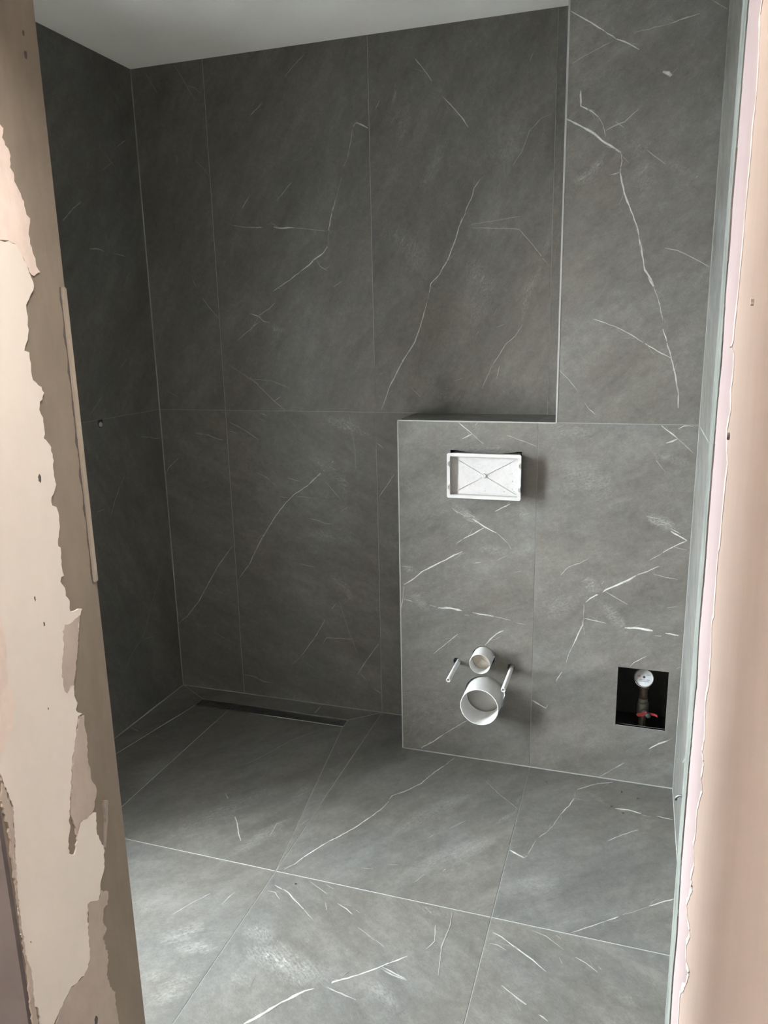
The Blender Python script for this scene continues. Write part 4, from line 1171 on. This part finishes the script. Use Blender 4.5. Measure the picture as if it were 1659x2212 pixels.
# ------------------------------------------------------------------ water meter and stop valve behind the hatch
def text_mesh(s, size, place, m, parent, name='digits'):
    cu = bpy.data.curves.new('t', 'FONT'); cu.body = s; cu.size = size; cu.align_x = 'CENTER'; cu.align_y = 'CENTER'; cu.extrude = .0001
    o = bpy.data.objects.new('t', cu); COL.objects.link(o)
    bpy.context.view_layer.update()
    me = bpy.data.meshes.new_from_object(o.evaluated_get(bpy.context.evaluated_depsgraph_get()))
    bpy.data.objects.remove(o)
    me.transform(place); me.materials.clear(); me.materials.append(M[m])
    return link(name, me, parent)
def water_meter():
    c = Vector((1.838, -D+.040, .352)); R = .0285
    n = Vector((-.05, -1, .52)).normalized(); u = Vector((0, 0, 1)).cross(-n).normalized(); u = -n.cross(Vector((0, 0, 1))).normalized()
    u = Vector((1, 0, 0)) - n*n.x; u.normalize(); w = n.cross(u)
    mtx = Matrix((u, w, n)).transposed().to_4x4(); mtx.translation = c
    r = empty('water_meter', (c.x, c.y, .25), 'round white faced water meter inside the square wall opening', 'meter')
    MB().lathe(c-n*.035, n, [(0, .02), (0, .027), (.02, R), (.033, R+.0015), (.038, R+.0015), (.038, R-.0012), (.035, R-.0016)], 48).build('meter_case', 'zinc', r)
    d = MB().lathe(c, n, [(0, R), (.0004, 0)], 48).build('dial', 'dial', r, label='round white printed dial')
    def pt(a, b, h=.0007): return mtx @ Vector((a, b, h))
    def bar(a, b, wd, ht, m, nm):
        MB().add([pt(a-wd/2, b-ht/2), pt(a+wd/2, b-ht/2), pt(a+wd/2, b+ht/2), pt(a-wd/2, b+ht/2)], [(0, 1, 2, 3)]).build(nm, m, d)
    MB().lathe(mtx @ Vector((0, .0025, .0004)), n, [(0, .0036), (.0006, .0036), (.0008, 0)], 20).build('pointer_hub', 'ink', d)
    vs = [pt(-.0155+.0052*math.cos(a)*(1+.2*math.sin(3*a)), .005+.0042*math.sin(a)*(1+.2*math.cos(2*a))) for a in (2*math.pi*k/14 for k in range(14))]
    MB().add(vs, [tuple(range(14))]).build('red_mark', 'rust', d)
    text_mesh('0 0 3 4 0 3 0 0', .0052, mtx @ Matrix.Translation((.0015, -.0062, .0007)), 'ink', d)
    bar(.001, -.0110, .0300, .0011, 'ink', 'print_line'); bar(.001, -.0148, .018, .0006, 'cap', 'print_line')
    bar(.0135, .0098, .0105, .0013, 'ink', 'print_line'); bar(.0155, .0058, .015, .0005, 'cap', 'print_line'); bar(.0150, .0010, .013, .0005, 'cap', 'print_line')
    y = -D+.085
    def turned(nm, m, z0, z1, ra, n_=24): return MB().lathe((1.841, y, z0), (0, 0, 1), [(0, 0), (0, ra*.92), (.0015, ra), (z1-z0-.0015, ra), (z1-z0, ra*.92), (z1-z0, 0)], n_).build(nm, m, r)
    turned('meter_outlet', 'brass', .31, .345, .019)
    turned('union_nut', 'brass', .297, .311, .0185, 6); turned('tail_pipe', 'brass', .262, .298, .0125)
    settle(r)
    v = empty('stop_valve', (1.842, y, .15), 'stop valve with a red lever handle below the water meter in the wall opening', 'valve')
    def turn2(nm, m, z0, z1, ra, n_=24): return MB().lathe((1.841, y, z0), (0, 0, 1), [(0, 0), (0, ra*.9), (.002, ra), (z1-z0-.002, ra), (z1-z0, ra*.9), (z1-z0, 0)], n_).build(nm, m, v)
    turn2('valve_nut', 'zinc', .247, .263, .0165, 6); turn2('valve_body', 'zinc', .207, .248, .0180); turn2('supply_pipe', 'brass', .15, .208, .0115)
    MB().lathe((1.846, y-.014, .222), (0, -1, 0), [(0, .010), (.014, .010), (.014, .0)], 24).build('stem', 'zinc', v)
    hy = y-.030
    hp = [(-.029, -.004), (-.022, -.010), (-.006, -.006), (.006, -.001), (.018, .0), (.030, -.001), (.037, -.005), (.036, .003), (.028, .006), (.012, .007), (-.004, .010), (-.014, .005), (-.024, .002)]
    vv, ff, _ = slab([(1.850+a, .218+b) for a, b in hp], [], lambda p, q: Vector((p, hy, q)), Vector((0, .004, 0)))
    h_ = MB().add(vv, ff).build('lever_handle', 'red', v, label='red lever handle')
    MB().lathe((1.858, hy, .218), (0, -1, 0), [(0, .0085), (.006, .0085), (.008, .006), (.008, 0)], 24).build('cap_nut', 'ink', v)
    settle(v)
water_meter()

# ------------------------------------------------------------------ channel drain
def channel_drain():
    x0, x1, y0, y1, z = DRX0, DRX1, DRY0, DRY1, DRZ
    r = empty('channel_drain', ((x0+x1)/2, (y0+y1)/2, z-.03), 'long narrow steel shower drain with a wavy row of holes by the back wall', 'drain')
    fr = MB()
    for p, q in (((x0-.001, y0-.001, z-.03), (x1+.001, y0+.0012, z+.0012)), ((x0-.001, y1-.0012, z-.03), (x1+.001, y1+.001, z+.0002)), ((x0-.001, y0, z-.03), (x0+.0012, y1, z+.0004)), ((x1-.0012, y0, z-.03), (x1+.001, y1, z+.0004))):
        fr.box(p, q)
    fr.build('frame', 'steel', r)
    MB().tube([(x0, y0-.0004, z+.0008), (x1, y0-.0004, z+.0008)], .0016, 12).build('front_lip', 'steel', r)
    holes = []
    n = 58
    for k in range(n):
        x = x0+.030+(x1-x0-.055)*k/(n-1)
        ph = 2*math.pi*(x-x0-.187)/.151
        yc = (y0+y1)/2+.0105*math.cos(ph)
        for j in (-1, 0, 1):
            holes.append(circle(x, yc+j*.0086, .0031, 8, .3))
    v, f, _ = slab(rect(x0+.0035, x1-.0035, y0+.003, y1-.003), holes, lambda p, q: Vector((p, q, z-.0028)), Vector((0, 0, -.0025)))
    MB().add(v, f).build('grate', 'darksteel', r)
    MB().box((x0, y0, z-.032), (x1, y1, z-.029)).build('trough', 'black', r)
    settle(r)
channel_drain()

# ------------------------------------------------------------------ small things
r = empty('pipe_plug', (0, PY, PZ), 'small grey plug in a U shaped cut at the joint of the left wall', 'plug')
MB().lathe((-.008, PY, PZ-.0045), (1, 0, 0), [(0, .0088), (.0085, .0088), (.010, .0075), (.010, 0)], 24).build('cap', 'cap', r)
MB().add([(-.0005, PY-.014, PZ-.017), (-.0005, PY+.014, PZ-.017), (-.0005, PY+.014, ZJ-.0005), (-.0005, PY-.014, ZJ-.0005)], [(0, 1, 2, 3)]).build('cut_shade', 'black', r)  # black sheet just below the tile face paints the cut's shade
settle(r)

hz = .857
MB().tube([(XJ+.02, YIN-.010, hz+.004), (XJ-.001, YIN-.006, hz+.0045), (XJ-.006, YIN-.004, hz+.0035), (XJ-.0092, YIN-.002, hz-.001), (XJ-.0096, YIN-.001, hz-.005)], .0016, 8).build('bent_nail', 'nail', None, (XJ-.004, YIN-.004, hz), label='small bent nail sticking out of the right door reveal low down', cat='nail')

g = random.Random(3)
for (x, y, s, lab) in ((1.554, -.303, .0028, 'dark mortar crumb on the floor nearest the seam of the boxing'), (1.787, -.292, .0034, 'dark mortar crumb on the floor closest below the meter opening'), (1.835, -.315, .0034, 'dark mortar crumb on the floor furthest to the right'), (1.759, -.380, .003, 'dark mortar crumb lying left of the short white floor vein'), (1.795, -.406, .0026, 'tiny dark crumb just below the white floor vein'), (.964, -.976, .0022, 'tiny dark crumb just in front of the cross joint of the floor'), (.835, -.319, .0024, 'pale crumb near the shower floor fold')):
    vs = []
    import itertools
    m = MB()
    ring = [[(s*rr*math.cos(a+.3*i)*g.uniform(.7, 1.25), s*rr*math.sin(a+.3*i)*g.uniform(.7, 1.25), h*s) for a in (2*math.pi*k/7 for k in range(7))] for i, (rr, h) in enumerate(((.8, 0), (1, .35), (.75, .8)))]
    vs = [p for R_ in ring for p in R_]+[(0, 0, 1.05*s)]
    fs = [(i*7+k, i*7+(k+1) % 7, (i+1)*7+(k+1) % 7, (i+1)*7+k) for i in range(2) for k in range(7)]+[(14+k, 14+(k+1) % 7, 21) for k in range(7)]
    o = m.add(vs, fs).build('mortar_crumb', 'crumb' if lab[0] != 'p' else 'chip', None, label=lab, cat='crumb', group='mortar crumbs on the floor')
    zz = 0
    if lab[0] == 'p': zz = fit_plane([c1, d1, d2, c2], 'right')(x, y)
    o.location = (x, y, zz)
